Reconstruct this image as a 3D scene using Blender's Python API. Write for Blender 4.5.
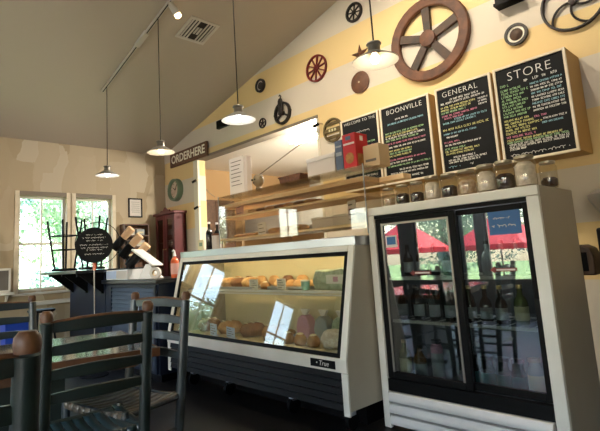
import bpy, bmesh, math, random
from mathutils import Vector, Matrix
random.seed(7)
R = math.radians
for o in list(bpy.data.objects): bpy.data.objects.remove(o)
SC = bpy.context.scene
COL = SC.collection

# ------------------------------------------------------------------ camera
H = 1.21                       # eye height above the floor (metres)
YAW, PITCH, ROLL = R(-47.469), R(8.1818), R(-3.3037)
FPX, CX, CY = 472.33, 277.54, 191.16
FW = Vector((math.sin(YAW)*math.cos(PITCH), math.cos(YAW)*math.cos(PITCH), math.sin(PITCH)))
_r = Vector((math.cos(YAW), -math.sin(YAW), 0)); _u = _r.cross(FW)
RT = _r*math.cos(ROLL) + _u*math.sin(ROLL)
UP = -_r*math.sin(ROLL) + _u*math.cos(ROLL)
cam_d = bpy.data.cameras.new('camera'); cam = bpy.data.objects.new('camera', cam_d); COL.objects.link(cam)
m = Matrix.Identity(4)
for i in range(3): m[i][0], m[i][1], m[i][2] = RT[i], UP[i], -FW[i]
m[2][3] = H
cam.matrix_world = m
cam_d.sensor_width = 36; cam_d.lens = FPX/600*36
cam_d.shift_x = .5 - CX/600; cam_d.shift_y = (CY - 215.5)/600
cam_d.clip_start = .05; cam_d.clip_end = 200
SC.camera = cam

def ray(u, v): return FW + RT*((u-CX)/FPX) - UP*((v-CY)/FPX)
def onY(u, v, Y):
    d = ray(u, v); p = d*(Y/d.y); p.z += H; return p
def onX(u, v, X):
    d = ray(u, v); p = d*(X/d.x); p.z += H; return p
def onZ(u, v, Z):
    d = ray(u, v); p = d*((Z-H)/d.z); p.z += H; return p

# ------------------------------------------------------------------ world, sun, exposure
SC.view_settings.view_transform = 'Standard'
SC.view_settings.look = 'None'
SC.view_settings.gamma = 1
SC.view_settings.use_curve_mapping = False
SC.view_settings.exposure = 0.58
w = bpy.data.worlds.new('sky'); SC.world = w; w.use_nodes = True
nt = w.node_tree; nt.nodes.clear()
sky = nt.nodes.new('ShaderNodeTexSky'); sky.sky_type = 'NISHITA'
sky.sun_disc = False; sky.sun_elevation = R(52); sky.sun_rotation = R(150); sky.air_density = 1.2; sky.dust_density = 1.5
bg = nt.nodes.new('ShaderNodeBackground'); bg.inputs[1].default_value = 1.3
wo = nt.nodes.new('ShaderNodeOutputWorld')
nt.links.new(sky.outputs[0], bg.inputs[0]); nt.links.new(bg.outputs[0], wo.inputs[0])
sd = bpy.data.lights.new('sun', 'SUN'); sd.energy = 18.0; sd.angle = R(1); sd.color = (1, .95, .86)
sun = bpy.data.objects.new('sun', sd); COL.objects.link(sun)
sun.rotation_euler = Vector((-.35, .6, -.95)).to_track_quat('-Z', 'Y').to_euler()
sun.location = (0, -6, 9)
SC.cycles.use_denoising = True
SC.cycles.max_bounces = 10; SC.cycles.diffuse_bounces = 5; SC.cycles.glossy_bounces = 5
SC.cycles.transparent_max_bounces = 24
SC.cycles.sample_clamp_indirect = 6

# ------------------------------------------------------------------ materials
def lin(h):
    h = h.lstrip('#'); c = [int(h[i:i+2], 16)/255 for i in (0, 2, 4)]
    return tuple((x/12.92 if x <= .04045 else ((x+.055)/1.055)**2.4) for x in c) + (1,)
M = {}
def mat(name, col, rough=.6, metal=0., col2=None, scale=8., detail=4., lo=.35, hi=.65, bump=0., bscale=None, coat=0., stretch=None, spec=None):
    ma = bpy.data.materials.new(name); ma.use_nodes = True; t = ma.node_tree; b = t.nodes['Principled BSDF']
    b.inputs['Base Color'].default_value = lin(col); b.inputs['Roughness'].default_value = rough
    b.inputs['Metallic'].default_value = metal
    if coat: b.inputs['Coat Weight'].default_value = coat; b.inputs['Coat Roughness'].default_value = .1
    if spec is not None: b.inputs['Specular IOR Level'].default_value = spec
    tc = t.nodes.new('ShaderNodeTexCoord'); src = tc.outputs['Object']
    if stretch:
        mp = t.nodes.new('ShaderNodeMapping'); mp.inputs['Scale'].default_value = stretch
        t.links.new(src, mp.inputs[0]); src = mp.outputs[0]
    if col2:
        n = t.nodes.new('ShaderNodeTexNoise'); n.inputs['Scale'].default_value = scale; n.inputs['Detail'].default_value = detail
        t.links.new(src, n.inputs['Vector'])
        cr = t.nodes.new('ShaderNodeValToRGB')
        cr.color_ramp.elements[0].position = lo; cr.color_ramp.elements[1].position = hi
        cr.color_ramp.elements[0].color = lin(col); cr.color_ramp.elements[1].color = lin(col2)
        t.links.new(n.outputs[0], cr.inputs[0]); t.links.new(cr.outputs[0], b.inputs['Base Color'])
    if bump:
        n2 = t.nodes.new('ShaderNodeTexNoise'); n2.inputs['Scale'].default_value = bscale or scale*4; n2.inputs['Detail'].default_value = 5
        t.links.new(src, n2.inputs['Vector'])
        bp = t.nodes.new('ShaderNodeBump'); bp.inputs['Strength'].default_value = bump; bp.inputs['Distance'].default_value = .01
        t.links.new(n2.outputs[0], bp.inputs['Height']); t.links.new(bp.outputs[0], b.inputs['Normal'])
    M[name] = ma; return ma
def emit(name, col, strength):
    ma = bpy.data.materials.new(name); ma.use_nodes = True; t = ma.node_tree; b = t.nodes['Principled BSDF']
    b.inputs['Base Color'].default_value = lin(col)
    b.inputs['Emission Color'].default_value = lin(col); b.inputs['Emission Strength'].default_value = strength
    M[name] = ma
def glass(name, tint='#FFFFFF', ior=1.5, rough=0.0, haze=0.0):
    ma = bpy.data.materials.new(name); ma.use_nodes = True; t = ma.node_tree; t.nodes.clear()
    o = t.nodes.new('ShaderNodeOutputMaterial'); mx = t.nodes.new('ShaderNodeMixShader')
    tr = t.nodes.new('ShaderNodeBsdfTransparent'); tr.inputs[0].default_value = lin(tint)
    gl = t.nodes.new('ShaderNodeBsdfGlossy'); gl.inputs['Roughness'].default_value = rough
    fr = t.nodes.new('ShaderNodeFresnel')
    ge = t.nodes.new('ShaderNodeNewGeometry'); ma_ = t.nodes.new('ShaderNodeMath'); ma_.operation = 'MULTIPLY_ADD'   # same reflectance on both faces
    ma_.inputs[1].default_value = 1/ior-ior; ma_.inputs[2].default_value = ior
    t.links.new(ge.outputs['Backfacing'], ma_.inputs[0]); t.links.new(ma_.outputs[0], fr.inputs['IOR'])
    ad = t.nodes.new('ShaderNodeMath'); ad.operation = 'ADD'; ad.use_clamp = True; ad.inputs[1].default_value = haze
    t.links.new(fr.outputs[0], ad.inputs[0])
    t.links.new(ad.outputs[0], mx.inputs[0]); t.links.new(tr.outputs[0], mx.inputs[1]); t.links.new(gl.outputs[0], mx.inputs[2])
    t.links.new(mx.outputs[0], o.inputs[0]); M[name] = ma

def stripe_material():
    ma = bpy.data.materials.new('striped_wall'); ma.use_nodes = True; t = ma.node_tree; b = t.nodes['Principled BSDF']
    b.inputs['Roughness'].default_value = .75
    tc = t.nodes.new('ShaderNodeTexCoord'); sp = t.nodes.new('ShaderNodeSeparateXYZ')
    t.links.new(tc.outputs['Object'], sp.inputs[0])
    dv = t.nodes.new('ShaderNodeMath'); dv.operation = 'DIVIDE'; dv.inputs[1].default_value = 6
    t.links.new(sp.outputs['Z'], dv.inputs[0])
    cr = t.nodes.new('ShaderNodeValToRGB'); cr.color_ramp.interpolation = 'CONSTANT'
    Yc, Wc = lin('#DABF88'), lin('#CCC1AF')
    el = cr.color_ramp.elements
    el[0].position = 0; el[0].color = Wc; el[1].position = .9/6; el[1].color = Yc
    c = Wc
    for z in (1.342, 1.79, 2.235, 2.66, 3.07, 3.46, 3.88, 4.3, 4.7, 5.1):
        e = el.new(z/6); e.color = c; c = Yc if c == Wc else Wc
    t.links.new(dv.outputs[0], cr.inputs[0])
    n = t.nodes.new('ShaderNodeTexNoise'); n.inputs['Scale'].default_value = 60
    bp = t.nodes.new('ShaderNodeBump'); bp.inputs['Strength'].default_value = .12; bp.inputs['Distance'].default_value = .01
    t.links.new(tc.outputs['Object'], n.inputs['Vector']); t.links.new(n.outputs[0], bp.inputs['Height'])
    t.links.new(bp.outputs[0], b.inputs['Normal']); t.links.new(cr.outputs[0], b.inputs['Base Color'])
    M['striped_wall'] = ma
stripe_material()
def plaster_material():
    # window wall plaster in irregular blocks of lighter and darker tan
    ma = bpy.data.materials.new('mottled_plaster'); ma.use_nodes = True; t = ma.node_tree; b = t.nodes['Principled BSDF']
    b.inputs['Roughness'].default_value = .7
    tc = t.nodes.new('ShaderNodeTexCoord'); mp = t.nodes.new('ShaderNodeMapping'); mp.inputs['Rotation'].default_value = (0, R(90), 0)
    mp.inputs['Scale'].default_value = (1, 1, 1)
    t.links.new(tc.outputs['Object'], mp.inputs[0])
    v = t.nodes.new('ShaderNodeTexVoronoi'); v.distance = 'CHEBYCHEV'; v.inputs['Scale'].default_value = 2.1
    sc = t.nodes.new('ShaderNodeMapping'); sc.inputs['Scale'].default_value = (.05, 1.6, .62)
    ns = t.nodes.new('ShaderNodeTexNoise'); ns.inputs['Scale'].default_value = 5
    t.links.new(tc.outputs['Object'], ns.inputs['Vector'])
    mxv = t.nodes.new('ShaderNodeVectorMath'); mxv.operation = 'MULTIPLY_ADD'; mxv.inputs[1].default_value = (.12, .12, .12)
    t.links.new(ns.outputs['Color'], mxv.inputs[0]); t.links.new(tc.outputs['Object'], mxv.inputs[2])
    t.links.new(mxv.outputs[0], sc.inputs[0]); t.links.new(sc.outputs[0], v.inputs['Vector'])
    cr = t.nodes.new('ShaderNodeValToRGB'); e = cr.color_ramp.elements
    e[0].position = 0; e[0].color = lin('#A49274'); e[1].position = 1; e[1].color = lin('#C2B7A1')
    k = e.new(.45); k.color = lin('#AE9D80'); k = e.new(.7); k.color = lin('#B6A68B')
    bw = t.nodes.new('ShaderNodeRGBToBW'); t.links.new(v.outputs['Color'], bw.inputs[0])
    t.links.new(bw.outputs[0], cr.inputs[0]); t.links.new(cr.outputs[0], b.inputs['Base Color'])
    M['mottled_plaster'] = ma
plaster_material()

mat('ceiling_paint', '#B4A896', .85, bump=.1, bscale=70)
mat('floor_dark', '#101012', .34, col2='#1A1919', scale=9, bump=.15, bscale=120)
mat('panel_brown', '#4E4034', .6)
mat('white_paint', '#D9D4C8', .55)
mat('cream_trim', '#D8D0BC', .5)
mat('tan_wall', '#B8966A', .8)
mat('kitchen_white', '#EFE8DA', .8)
mat('cream_metal', '#D6D2C8', .38, col2='#CBC6BA', scale=3)
mat('louver_white', '#CFCCC8', .4)
mat('taupe_metal', '#9A9080', .45, col2='#A19887', scale=2.5, bump=.05, bscale=160)
mat('black_metal', '#080809', .5, spec=.15)
mat('black_gasket', '#050506', .55, spec=.12)
mat('case_slat', '#0A0C10', .5, spec=.2)
mat('steel', '#B9BCC2', .28, metal=1)
mat('brushed_steel', '#C3C4C4', .42, metal=.7, stretch=(1, 20, 20), col2='#D2D2D0', scale=3)
mat('inner_grey', '#54595F', .5)
mat('inner_white', '#C6C2B0', .5)
mat('inner_olive', '#BDB18E', .5)
mat('navy', '#0D1524', .45, col2='#121C2E', scale=3, spec=.3)
mat('counter_top', '#171A20', .3)
mat('chair_paint', '#101A18', .42, col2='#1A2825', scale=7, lo=.3, hi=.75, bump=.15, bscale=40, coat=.25)
mat('chair_paint_grey', '#2F3A40', .4, col2='#222C31', scale=6, bump=.15, bscale=40, coat=.25)
mat('worn_wood', '#4F3220', .5, col2='#6E482A', scale=18, bump=.1)
mat('hide_strip', '#1B2E33', .3, col2='#294047', scale=6, coat=.4)
mat('hide_tan', '#6E6354', .32, col2='#4C4C4A', scale=5, coat=.35)
mat('table_top', '#3B3D40', .16, col2='#55565A', scale=5, coat=.5)
mat('table_edge', '#4A2E1B', .45, col2='#5E3D24', scale=12)
mat('maple', '#E8CCA6', .5, col2='#DDB98A', scale=3, stretch=(.6, 8, 8))
mat('dark_wood', '#4A3426', .5, col2='#60442F', scale=4, stretch=(1, 6, 6))
mat('sign_wood', '#5A3C28', .65, col2='#6C4A32', scale=5, stretch=(1, 8, 8), bump=.2)
mat('paint_white', '#EDE6D2', .7)
mat('rust', '#4B2E1E', .6, col2='#6A4127', scale=10, bump=.4, bscale=50)
mat('rust_dark', '#33271E', .6, col2='#4A3423', scale=9, bump=.3, bscale=40)
mat('iron', '#1B1715', .55, col2='#2B221D', scale=12, bump=.2)
mat('red_paint', '#7A201B', .5, col2='#5F1814', scale=9)
mat('bronze', '#6B5A36', .5, col2='#54472C', scale=10, metal=.3)
mat('cabinet_red', '#4E1519', .42, col2='#5E1B1E', scale=4)
mat('clock_green', '#6D8269', .5)
mat('clock_face', '#CDBDA8', .6, col2='#B49E8C', scale=9)
mat('chalkboard', '#0D0E10', .7, col2='#16181A', scale=3, spec=.2)
mat('board_frame', '#DBCFB8', .55, col2='#D0C2A6', scale=6)
mat('board_box', '#B9955A', .7)
mat('chalk_white', '#DEDCD5', .9)
mat('chalk_yellow', '#CFCB85', .9)
mat('chalk_green', '#9BBF8E', .9)
mat('chalk_pink', '#CB7C95', .9)
mat('chalk_blue', '#8EBAC6', .9)
mat('enamel_white', '#98958E', .3)
mat('enamel_grey', '#8F8A82', .35, metal=.6)
mat('cord_black', '#2A2018', .7)
mat('track_white', '#C9C3B6', .5)
mat('paper', '#D2CCC4', .8)
mat('paper_blue', '#AFC0DA', .8)
mat('paper_pink', '#D9A49A', .8)
mat('print_grey', '#6B655E', .9)
mat('box_red', '#A8161D', .45, col2='#B81E22', scale=4)
mat('box_blue', '#48566B', .5)
mat('box_tan', '#B9A27E', .6)
mat('box_white', '#C4BAB0', .6)
mat('wicker', '#4E2C18', .6, col2='#6B3F24', scale=40, bump=.4, bscale=60)
mat('brown_face', '#7A6A4E', .6)
mat('bread', '#AD7D48', .7, col2='#CDA36C', scale=14, bump=.3, bscale=30)
mat('bread_dark', '#6B4122', .7, col2='#8A5A30', scale=14, bump=.3, bscale=30)
mat('cookie', '#A9793F', .75, col2='#8A5F30', scale=25, bump=.3)
mat('frosting', '#D9CBAA', .5)
mat('bottle_brown', '#1F130B', .12, coat=.3)
mat('bottle_green', '#4F5D2C', .15, coat=.3)
mat('bottle_amber', '#6A4A22', .15, coat=.3)
mat('bottle_clear', '#9BA6A3', .15, coat=.3)
mat('bottle_black', '#121214', .2)
mat('carton_pink', '#B98599', .5)
mat('label_cream', '#CFC79E', .6)
mat('label_grey', '#8F9698', .6)
mat('label_mint', '#A9B29A', .5, col2='#87957C', scale=30)
mat('label_teal', '#4D7E86', .6)
mat('cap_black', '#0E0E0F', .4)
mat('cap_gold', '#B9A06A', .35, metal=.7)
mat('cap_zinc', '#A79C88', .4, metal=.7)
mat('jar_fill_white', '#E6DCCF', .8, col2='#CFC2B3', scale=40, bump=.5, bscale=60)
mat('jar_fill_dark', '#2D2019', .8, col2='#4A382B', scale=40, bump=.5, bscale=60)
mat('jar_fill_tan', '#CDB99F', .8, col2='#A38A6C', scale=40, bump=.5, bscale=60)
mat('sanitizer', '#D2623A', .3)
mat('plastic_white', '#E4E4E4', .4)
mat('cup_cream', '#D9B48E', .6)
mat('cable_grey', '#7D7263', .6)
mat('blue_bin', '#1B3F9E', .4)
mat('blue_sign', '#1F5C93', .4)
mat('umbrella_red', '#C8202B', .7)
mat('leaf_green', '#7E9C7C', .6, col2='#B0C8A8', scale=1.5)
mat('leaf_teal', '#6B9384', .6, col2='#A6C6B6', scale=1.5)
mat('bark', '#5A4836', .8)
mat('paving', '#B9B2A4', .8)
mat('lawn', '#7F9A5A', .9)
mat('teal_plastic', '#7FB5AE', .4)
emit('bulb_warm', '#FFE0A8', 6)
emit('bulb_cool', '#F2F6FF', 6)
emit('tube_light', '#FFE9BE', 24)
emit('fridge_fill', '#F4F6FF', 16)  # glow of the tube added inside the refrigerator
emit('tube_kitchen', '#FFF6E6', 22)
glass('clear_glass', '#FFFFFF', 1.45)
glass('door_glass', '#D8DEDC', 1.55, haze=.11)
glass('case_glass', '#EDEFEA', 1.5, haze=.02)
glass('jar_glass', '#F6F3EC', 1.45, haze=.05)
glass('acrylic', '#F4F1EA', 1.42, haze=.03)

# ------------------------------------------------------------------ mesh helpers
class MB:
    def __init__(s): s.v = []; s.f = []
    def add(s, vs, fs, Mx=None):
        n = len(s.v)
        for p in vs:
            p = Vector(p); s.v.append(tuple(Mx @ p if Mx else p))
        s.f += [[i+n for i in f] for f in fs]; return s
    def box(s, c, d, Mx=None):
        x, y, z = c; a, b, e = d[0]/2, d[1]/2, d[2]/2
        vs = [(x+i*a, y+j*b, z+k*e) for i in (-1, 1) for j in (-1, 1) for k in (-1, 1)]
        return s.add(vs, [(0,1,3,2),(4,6,7,5),(0,4,5,1),(2,3,7,6),(0,2,6,4),(1,5,7,3)], Mx)
    def bx(s, x0, x1, y0, y1, z0, z1, Mx=None):
        return s.box(((x0+x1)/2, (y0+y1)/2, (z0+z1)/2), (abs(x1-x0), abs(y1-y0), abs(z1-z0)), Mx)
    def tube(s, pts, r, n=8, Mx=None, closed=False):
        pts = [Vector(p) for p in pts]; N = len(pts); rs = r if isinstance(r, (list, tuple)) else [r]*N
        rings = []; prev = None
        for i, p in enumerate(pts):
            if closed: d = pts[(i+1) % N]-pts[i-1]
            else: d = pts[min(i+1, N-1)]-pts[max(i-1, 0)]
            d.normalize()
            if prev is None:
                a = Vector((0, 0, 1)) if abs(d.z) < .9 else Vector((1, 0, 0))
                e = d.cross(a).normalized()
            else:
                e = (prev - d*prev.dot(d)).normalized()
            prev = e; g = d.cross(e)
            rings.append([p + (e*math.cos(2*math.pi*k/n) + g*math.sin(2*math.pi*k/n))*rs[i] for k in range(n)])
        vs = [q for rg in rings for q in rg]; fs = []
        for i in range(N if closed else N-1):
            j = (i+1) % N
            for k in range(n):
                fs.append((i*n+k, i*n+(k+1) % n, j*n+(k+1) % n, j*n+k))
        if not closed: fs += [tuple(range(n))[::-1], tuple((N-1)*n+k for k in range(n))]
        return s.add(vs, fs, Mx)
    def lathe(s, prof, n=16, Mx=None, closed=False):
        vs = []; fs = []; N = len(prof)
        for r, z in prof:
            r = max(r, 1e-4)
            vs += [(r*math.cos(2*math.pi*k/n), r*math.sin(2*math.pi*k/n), z) for k in range(n)]
        for i in range(N if closed else N-1):
            j = (i+1) % N
            for k in range(n): fs.append((i*n+k, i*n+(k+1) % n, j*n+(k+1) % n, j*n+k))
        if not closed: fs += [tuple(range(n))[::-1], tuple((N-1)*n+k for k in range(n))]
        return s.add(vs, fs, Mx)
    def prism(s, poly, h, Mx=None):
        n = len(poly); vs = [(x, y, 0) for x, y in poly]+[(x, y, h) for x, y in poly]
        fs = [tuple(range(n))[::-1], tuple(range(n, 2*n))]+[(i, (i+1) % n, n+(i+1) % n, n+i) for i in range(n)]
        return s.add(vs, fs, Mx)
    def sphere(s, c, r, n=10, sc=(1, 1, 1), Mx=None):
        T = Matrix.Translation(c) @ Matrix.Diagonal((*sc, 1)); T = Mx @ T if Mx else T
        return s.lathe([(r*math.sin(math.pi*i/(n//2+2)), -r*math.cos(math.pi*i/(n//2+2))) for i in range(n//2+3)], n, T)
    def build(s, name, mt, parent=None, smooth=True, bevel=0, local=False):
        off = Vector((0, 0, 0))
        if parent is not None and not local:
            q = parent
            while q is not None: off += q.location; q = q.parent
        me = bpy.data.meshes.new(name)
        me.from_pydata([tuple(Vector(p)-off) for p in s.v], [], s.f)
        bm = bmesh.new(); bm.from_mesh(me); bmesh.ops.recalc_face_normals(bm, faces=bm.faces); bm.to_mesh(me); bm.free()
        if smooth and me.polygons:
            me.polygons.foreach_set('use_smooth', [True]*len(me.polygons)); me.set_sharp_from_angle(angle=R(38))
        me.materials.append(M[mt])
        o = bpy.data.objects.new(name, me); COL.objects.link(o)
        if parent is not None: o.parent = parent
        if bevel:
            b = o.modifiers.new('bevel', 'BEVEL'); b.width = bevel; b.segments = 2; b.limit_method = 'ANGLE'; b.angle_limit = R(40)
        return o
XZ = lambda y: Matrix(((1,0,0,0),(0,0,1,y),(0,1,0,0),(0,0,0,1)))   # prism poly in x,z ; extruded along +y
YZ = lambda x: Matrix(((0,0,1,x),(1,0,0,0),(0,1,0,0),(0,0,0,1)))   # prism poly in y,z ; extruded along +x
def tag(o, label=None, cat=None, group=None, kind=None):
    if label: o['label'] = label
    if cat: o['category'] = cat
    if group: o['group'] = group
    if kind: o['kind'] = kind
    return o
def thing(name, label, cat, loc=(0, 0, 0), rz=0, group=None, kind=None):
    o = bpy.data.objects.new(name, None); COL.objects.link(o); o.location = loc; o.rotation_euler = (0, 0, rz)
    o.empty_display_size = .05
    return tag(o, label, cat, group, kind)
def dup(root, loc, rz=0, label=None, group=None, scale=None):
    r = root.copy(); COL.objects.link(r); r.location = loc; r.rotation_euler = (0, 0, rz)
    if label: r['label'] = label
    if group: r['group'] = group
    if scale: r.scale = scale if isinstance(scale, tuple) else (scale,)*3
    for ch in root.children:
        c = ch.copy(); COL.objects.link(c); c.parent = r
        for g in ch.children:
            d = g.copy(); COL.objects.link(d); d.parent = c
    return r
def text(name, s, size, mt, parent, mw, align='CENTER', extrude=.0008, offset=0.0, spacing=1.0):
    cu = bpy.data.curves.new('t', 'FONT'); cu.body = s; cu.size = size; cu.align_x = align; cu.align_y = 'CENTER'
    cu.extrude = extrude; cu.resolution_u = 3; cu.offset = offset; cu.space_character = spacing
    t = bpy.data.objects.new('t', cu); COL.objects.link(t)
    bpy.context.view_layer.update()
    me = bpy.data.meshes.new_from_object(t.evaluated_get(bpy.context.evaluated_depsgraph_get()))
    bpy.data.objects.remove(t); bpy.data.curves.remove(cu)
    me.materials.clear(); me.materials.append(M[mt]); me.transform(mw)
    off = Vector((0, 0, 0)); q = parent
    while q is not None: off += q.location; q = q.parent
    me.transform(Matrix.Translation(-off))
    o = bpy.data.objects.new(name, me); COL.objects.link(o); o.parent = parent
    return o
FACE = lambda x, y, z: Matrix.Translation((x, y, z)) @ Matrix.Rotation(R(90), 4, 'X')   # text facing -y

# ------------------------------------------------------------------ the setting
WY = 4.3            # striped wall
WX = -7.75          # window wall
FY = -3.2           # wall behind the camera
EX = 4.2
RX = .6             # ridge
def cz(x): return H+2.03+.245*(x-WX) if x <= RX else H+2.03+.245*(RX-WX)-.245*(x-RX)
def struct(o): o['kind'] = 'structure'; return o

struct(MB().bx(WX-.14, EX+.2, FY-.15, 7.6, -.12, 0).build('floor', 'floor_dark'))
c = MB()
c.prism([(WX-.3, cz(WX-.3)), (RX, cz(RX)), (RX, cz(RX)+.12), (WX-.3, cz(WX-.3)+.12)], WY+.14-FY+.15, XZ(FY-.15))
c.prism([(RX, cz(RX)), (EX+.3, cz(EX+.3)), (EX+.3, cz(EX+.3)+.12), (RX, cz(RX)+.12)], WY+.14-FY+.15, XZ(FY-.15))
struct(c.build('ceiling', 'ceiling_paint', smooth=False))
OX0, OX1, OZ = onY(199, 190, WY).x, -3.88, 2.965
b = MB()
b.prism([(WX-.12, 0), (OX0, 0), (OX0, cz(OX0)), (WX-.12, cz(WX-.12))], .14, XZ(WY))
b.prism([(OX0, OZ), (OX1, OZ), (OX1, cz(OX1)), (OX0, cz(OX0))], .14, XZ(WY))
b.prism([(OX1, 0), (EX, 0), (EX, cz(EX)), (RX, cz(RX)), (OX1, cz(OX1))], .14, XZ(WY))
struct(b.build('wall_back', 'striped_wall', smooth=False))

def holed(u0, u1, z0, z1, holes):
    us = sorted({u0, u1, *[h[0] for h in holes], *[h[1] for h in holes]})
    out = []
    for a, bb in zip(us, us[1:]):
        hs = sorted([h for h in holes if h[0] <= a+1e-6 and h[1] >= bb-1e-6], key=lambda h: h[2])
        z = z0
        for h in hs:
            if h[2] > z: out.append((a, bb, z, h[2]))
            z = h[3]
        if z < z1: out.append((a, bb, z, z1))
    return out
ZS, ZT = .955, 2.375
wins = [(1.87, 2.545, ZS, ZT), (2.69, 3.29, ZS, ZT), (-.05, .62, ZS, ZT), (.77, 1.44, ZS, ZT), (-2.1, -1.4, ZS, ZT)]
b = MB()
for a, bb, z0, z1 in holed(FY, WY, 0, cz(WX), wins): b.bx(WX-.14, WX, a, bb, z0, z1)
struct(b.build('wall_left', 'mottled_plaster', smooth=False))
fwins = [(-7.3, -5.95, .55, 2.35), (-5.6, -4.25, .55, 2.35), (-4.1, -2.75, .55, 2.35), (-1.9, -.4, .55, 2.35), (.4, 2.6, .55, 2.35)]
b = MB()
for a, bb, z0, z1 in holed(WX-.14, EX, 0, 3.1, fwins): b.bx(a, bb, FY-.15, FY, z0, z1)
b.prism([(WX-.14, 3.1), (EX, 3.1), (EX, cz(EX)), (RX, cz(RX)), (WX-.14, cz(WX-.14))], .15, XZ(FY-.15))
struct(b.build('wall_front', 'panel_brown', smooth=False))
struct(MB().bx(EX, EX+.15, FY, WY+.14, 0, cz(EX)).build('wall_right', 'white_paint', smooth=False))

def window_x(n, y0, y1, z0, z1):
    r = thing('window_%d' % n, None, None, (WX, (y0+y1)/2, z0)); r['kind'] = 'structure'
    t = .035; X0, X1 = WX-.12, WX-.07
    for (a, bb, c0, c1) in ((y0, y0+t, z0, z1), (y1-t, y1, z0, z1), (y0+t, y1-t, z0, z0+t), (y0+t, y1-t, z1-t, z1)):
        MB().bx(X0, X1, a, bb, c0, c1).build('sash_rail', 'white_paint', r, bevel=.004)
    ym, zm = (y0+y1)/2, z0+(z1-z0)*.49
    MB().bx(X0+.01, X1-.01, ym-.011, ym+.011, z0+t, z1-t).build('muntin', 'white_paint', r)
    MB().bx(X0+.005, X1, y0+t, ym-.011, zm-.018, zm+.018).build('meeting_rail', 'white_paint', r)
    MB().bx(X0+.005, X1, ym+.011, y1-t, zm-.018, zm+.018).build('meeting_rail', 'white_paint', r)
    for a, bb in ((y0+t, ym-.011), (ym+.011, y1-t)):
        for c0, c1 in ((z0+t, zm-.018), (zm+.018, z1-t)):
            MB().bx(WX-.1, WX-.096, a, bb, c0, c1).build('pane', 'clear_glass', r, smooth=False)
    MB().bx(WX+.001, WX+.016, y0-.06, y0, z0-.03, z1+.07).build('casing', 'board_frame', r, bevel=.004)
    MB().bx(WX+.001, WX+.016, y1, y1+.06, z0-.03, z1+.07).build('casing', 'board_frame', r, bevel=.004)
    MB().bx(WX+.001, WX+.018, y0, y1, z1, z1+.07).build('casing', 'print_grey' if False else 'cable_grey', r, bevel=.004)
    MB().bx(WX+.001, WX+.07, y0-.08, y1+.07, z0-.06, z0-.03).build('window_sill', 'white_paint', r, bevel=.006)
for i, wn in enumerate(wins): window_x(i+1, *wn)
for i, (x0, x1, z0, z1) in enumerate(fwins):
    r = thing('window_%d' % (i+6), None, None, ((x0+x1)/2, FY, z0)); r['kind'] = 'structure'
    t = .05
    for (a, bb, c0, c1) in ((x0, x0+t, z0, z1), (x1-t, x1, z0, z1), (x0+t, x1-t, z0, z0+t), (x0+t, x1-t, z1-t, z1)):
        MB().bx(a, bb, FY-.1, FY-.05, c0, c1).build('sash_rail', 'dark_wood', r)
    xm = (x0+x1)/2
    MB().bx(x0+t, x1-t, FY-.077, FY-.073, z0+t, z1-t).build('pane', 'clear_glass', r, smooth=False)
# low sill ledge and skirting of the window wall
struct(MB().bx(WX, WX+.12, 1.2, 2.6, .74, .80).build('trim_1', 'white_paint', bevel=.01))
struct(MB().bx(WX, WX+.02, FY, WY, 0, .14).build('baseboard_left', 'white_paint', bevel=.005))
# opening: soffit board, jambs
struct(MB().bx(OX0-.02, OX1+.02, WY-.012, WY+.16, OZ-.03, OZ+.01).build('trim_2', 'cable_grey'))
pj = onY(192, 200, WY)
struct(MB().bx(OX0-.13, OX0+.004, WY-.02, WY+.02, 0, OZ-.03).build('trim_3', 'cream_trim', bevel=.005))
struct(MB().bx(OX1-.01, OX1+.03, WY-.006, WY+.16, 0, OZ-.03).build('trim_4', 'cream_trim'))
# kitchen behind the opening
KZ, KY = 3.06, 7.45
struct(MB().bx(WX-.14, -1.5, WY+.14, KY, KZ, KZ+.1).build('ceiling_kitchen', 'kitchen_white'))
struct(MB().bx(WX-.14, -1.5, KY, KY+.1, 0, KZ+.1).build('wall_kitchen', 'tan_wall'))
struct(MB().bx(WX-.14, WX, WY+.14, KY, 0, KZ).build('wall_kitchen_left', 'tan_wall'))
struct(MB().bx(-1.5, -1.4, WY+.14, KY, 0, KZ+.1).build('wall_kitchen_right', 'kitchen_white'))

# ------------------------------------------------------------------ refrigerator
FX0, FX1, FF, FB, FT = -2.155, -.96, 2.87, 3.47, 1.545
fr = thing('refrigerator', 'tall cream and taupe glass-door drinks refrigerator with two sliding doors', 'refrigerator', ((FX0+FX1)/2, (FF+FB)/2, 0))
MB().bx(FX0, FX0+.03, FF+.03, FB, .05, FT).build('side_panel', 'taupe_metal', fr, bevel=.006)
MB().bx(FX1-.03, FX1, FF+.03, FB, .05, FT).build('side_panel', 'taupe_metal', fr, bevel=.006)
MB().bx(FX0+.03, FX1-.03, FF+.03, FB, FT-.03, FT).build('top_panel', 'taupe_metal', fr)
for x0, x1 in ((FX0+.0302, FX0+.036), (FX1-.036, FX1-.0302)): MB().bx(x0, x1, FF+.1, FB-.031, .311, FT-.031).build('inner_liner', 'inner_grey', fr)
MB().bx(FX0+.03, FX1-.03, FB-.03, FB, .05, FT-.03).build('back_panel', 'inner_grey', fr)
MB().bx(FX0+.03, FX1-.03, FF+.06, FB-.03, .27, .31).build('deck', 'inner_grey', fr)
for x0, x1 in ((FX0, FX0+.055), (FX1-.07, FX1)):
    MB().bx(x0, x1, FF, FF+.03, 0.005, FT-.06).build('front_post', 'cream_metal', fr, bevel=.006)
MB().bx(FX0, FX1, FF, FF+.03, FT-.06, FT).build('header', 'cream_metal', fr, bevel=.006)
A0, A1 = FX0+.055, FX1-.07
MB().bx(A0, A1, FF+.008, FF+.05, .255, .335).build('black_rail', 'black_metal', fr)
MB().bx(A0, A1, FF+.008, FF+.05, FT-.085, FT-.06).build('black_rail', 'black_metal', fr)
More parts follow.
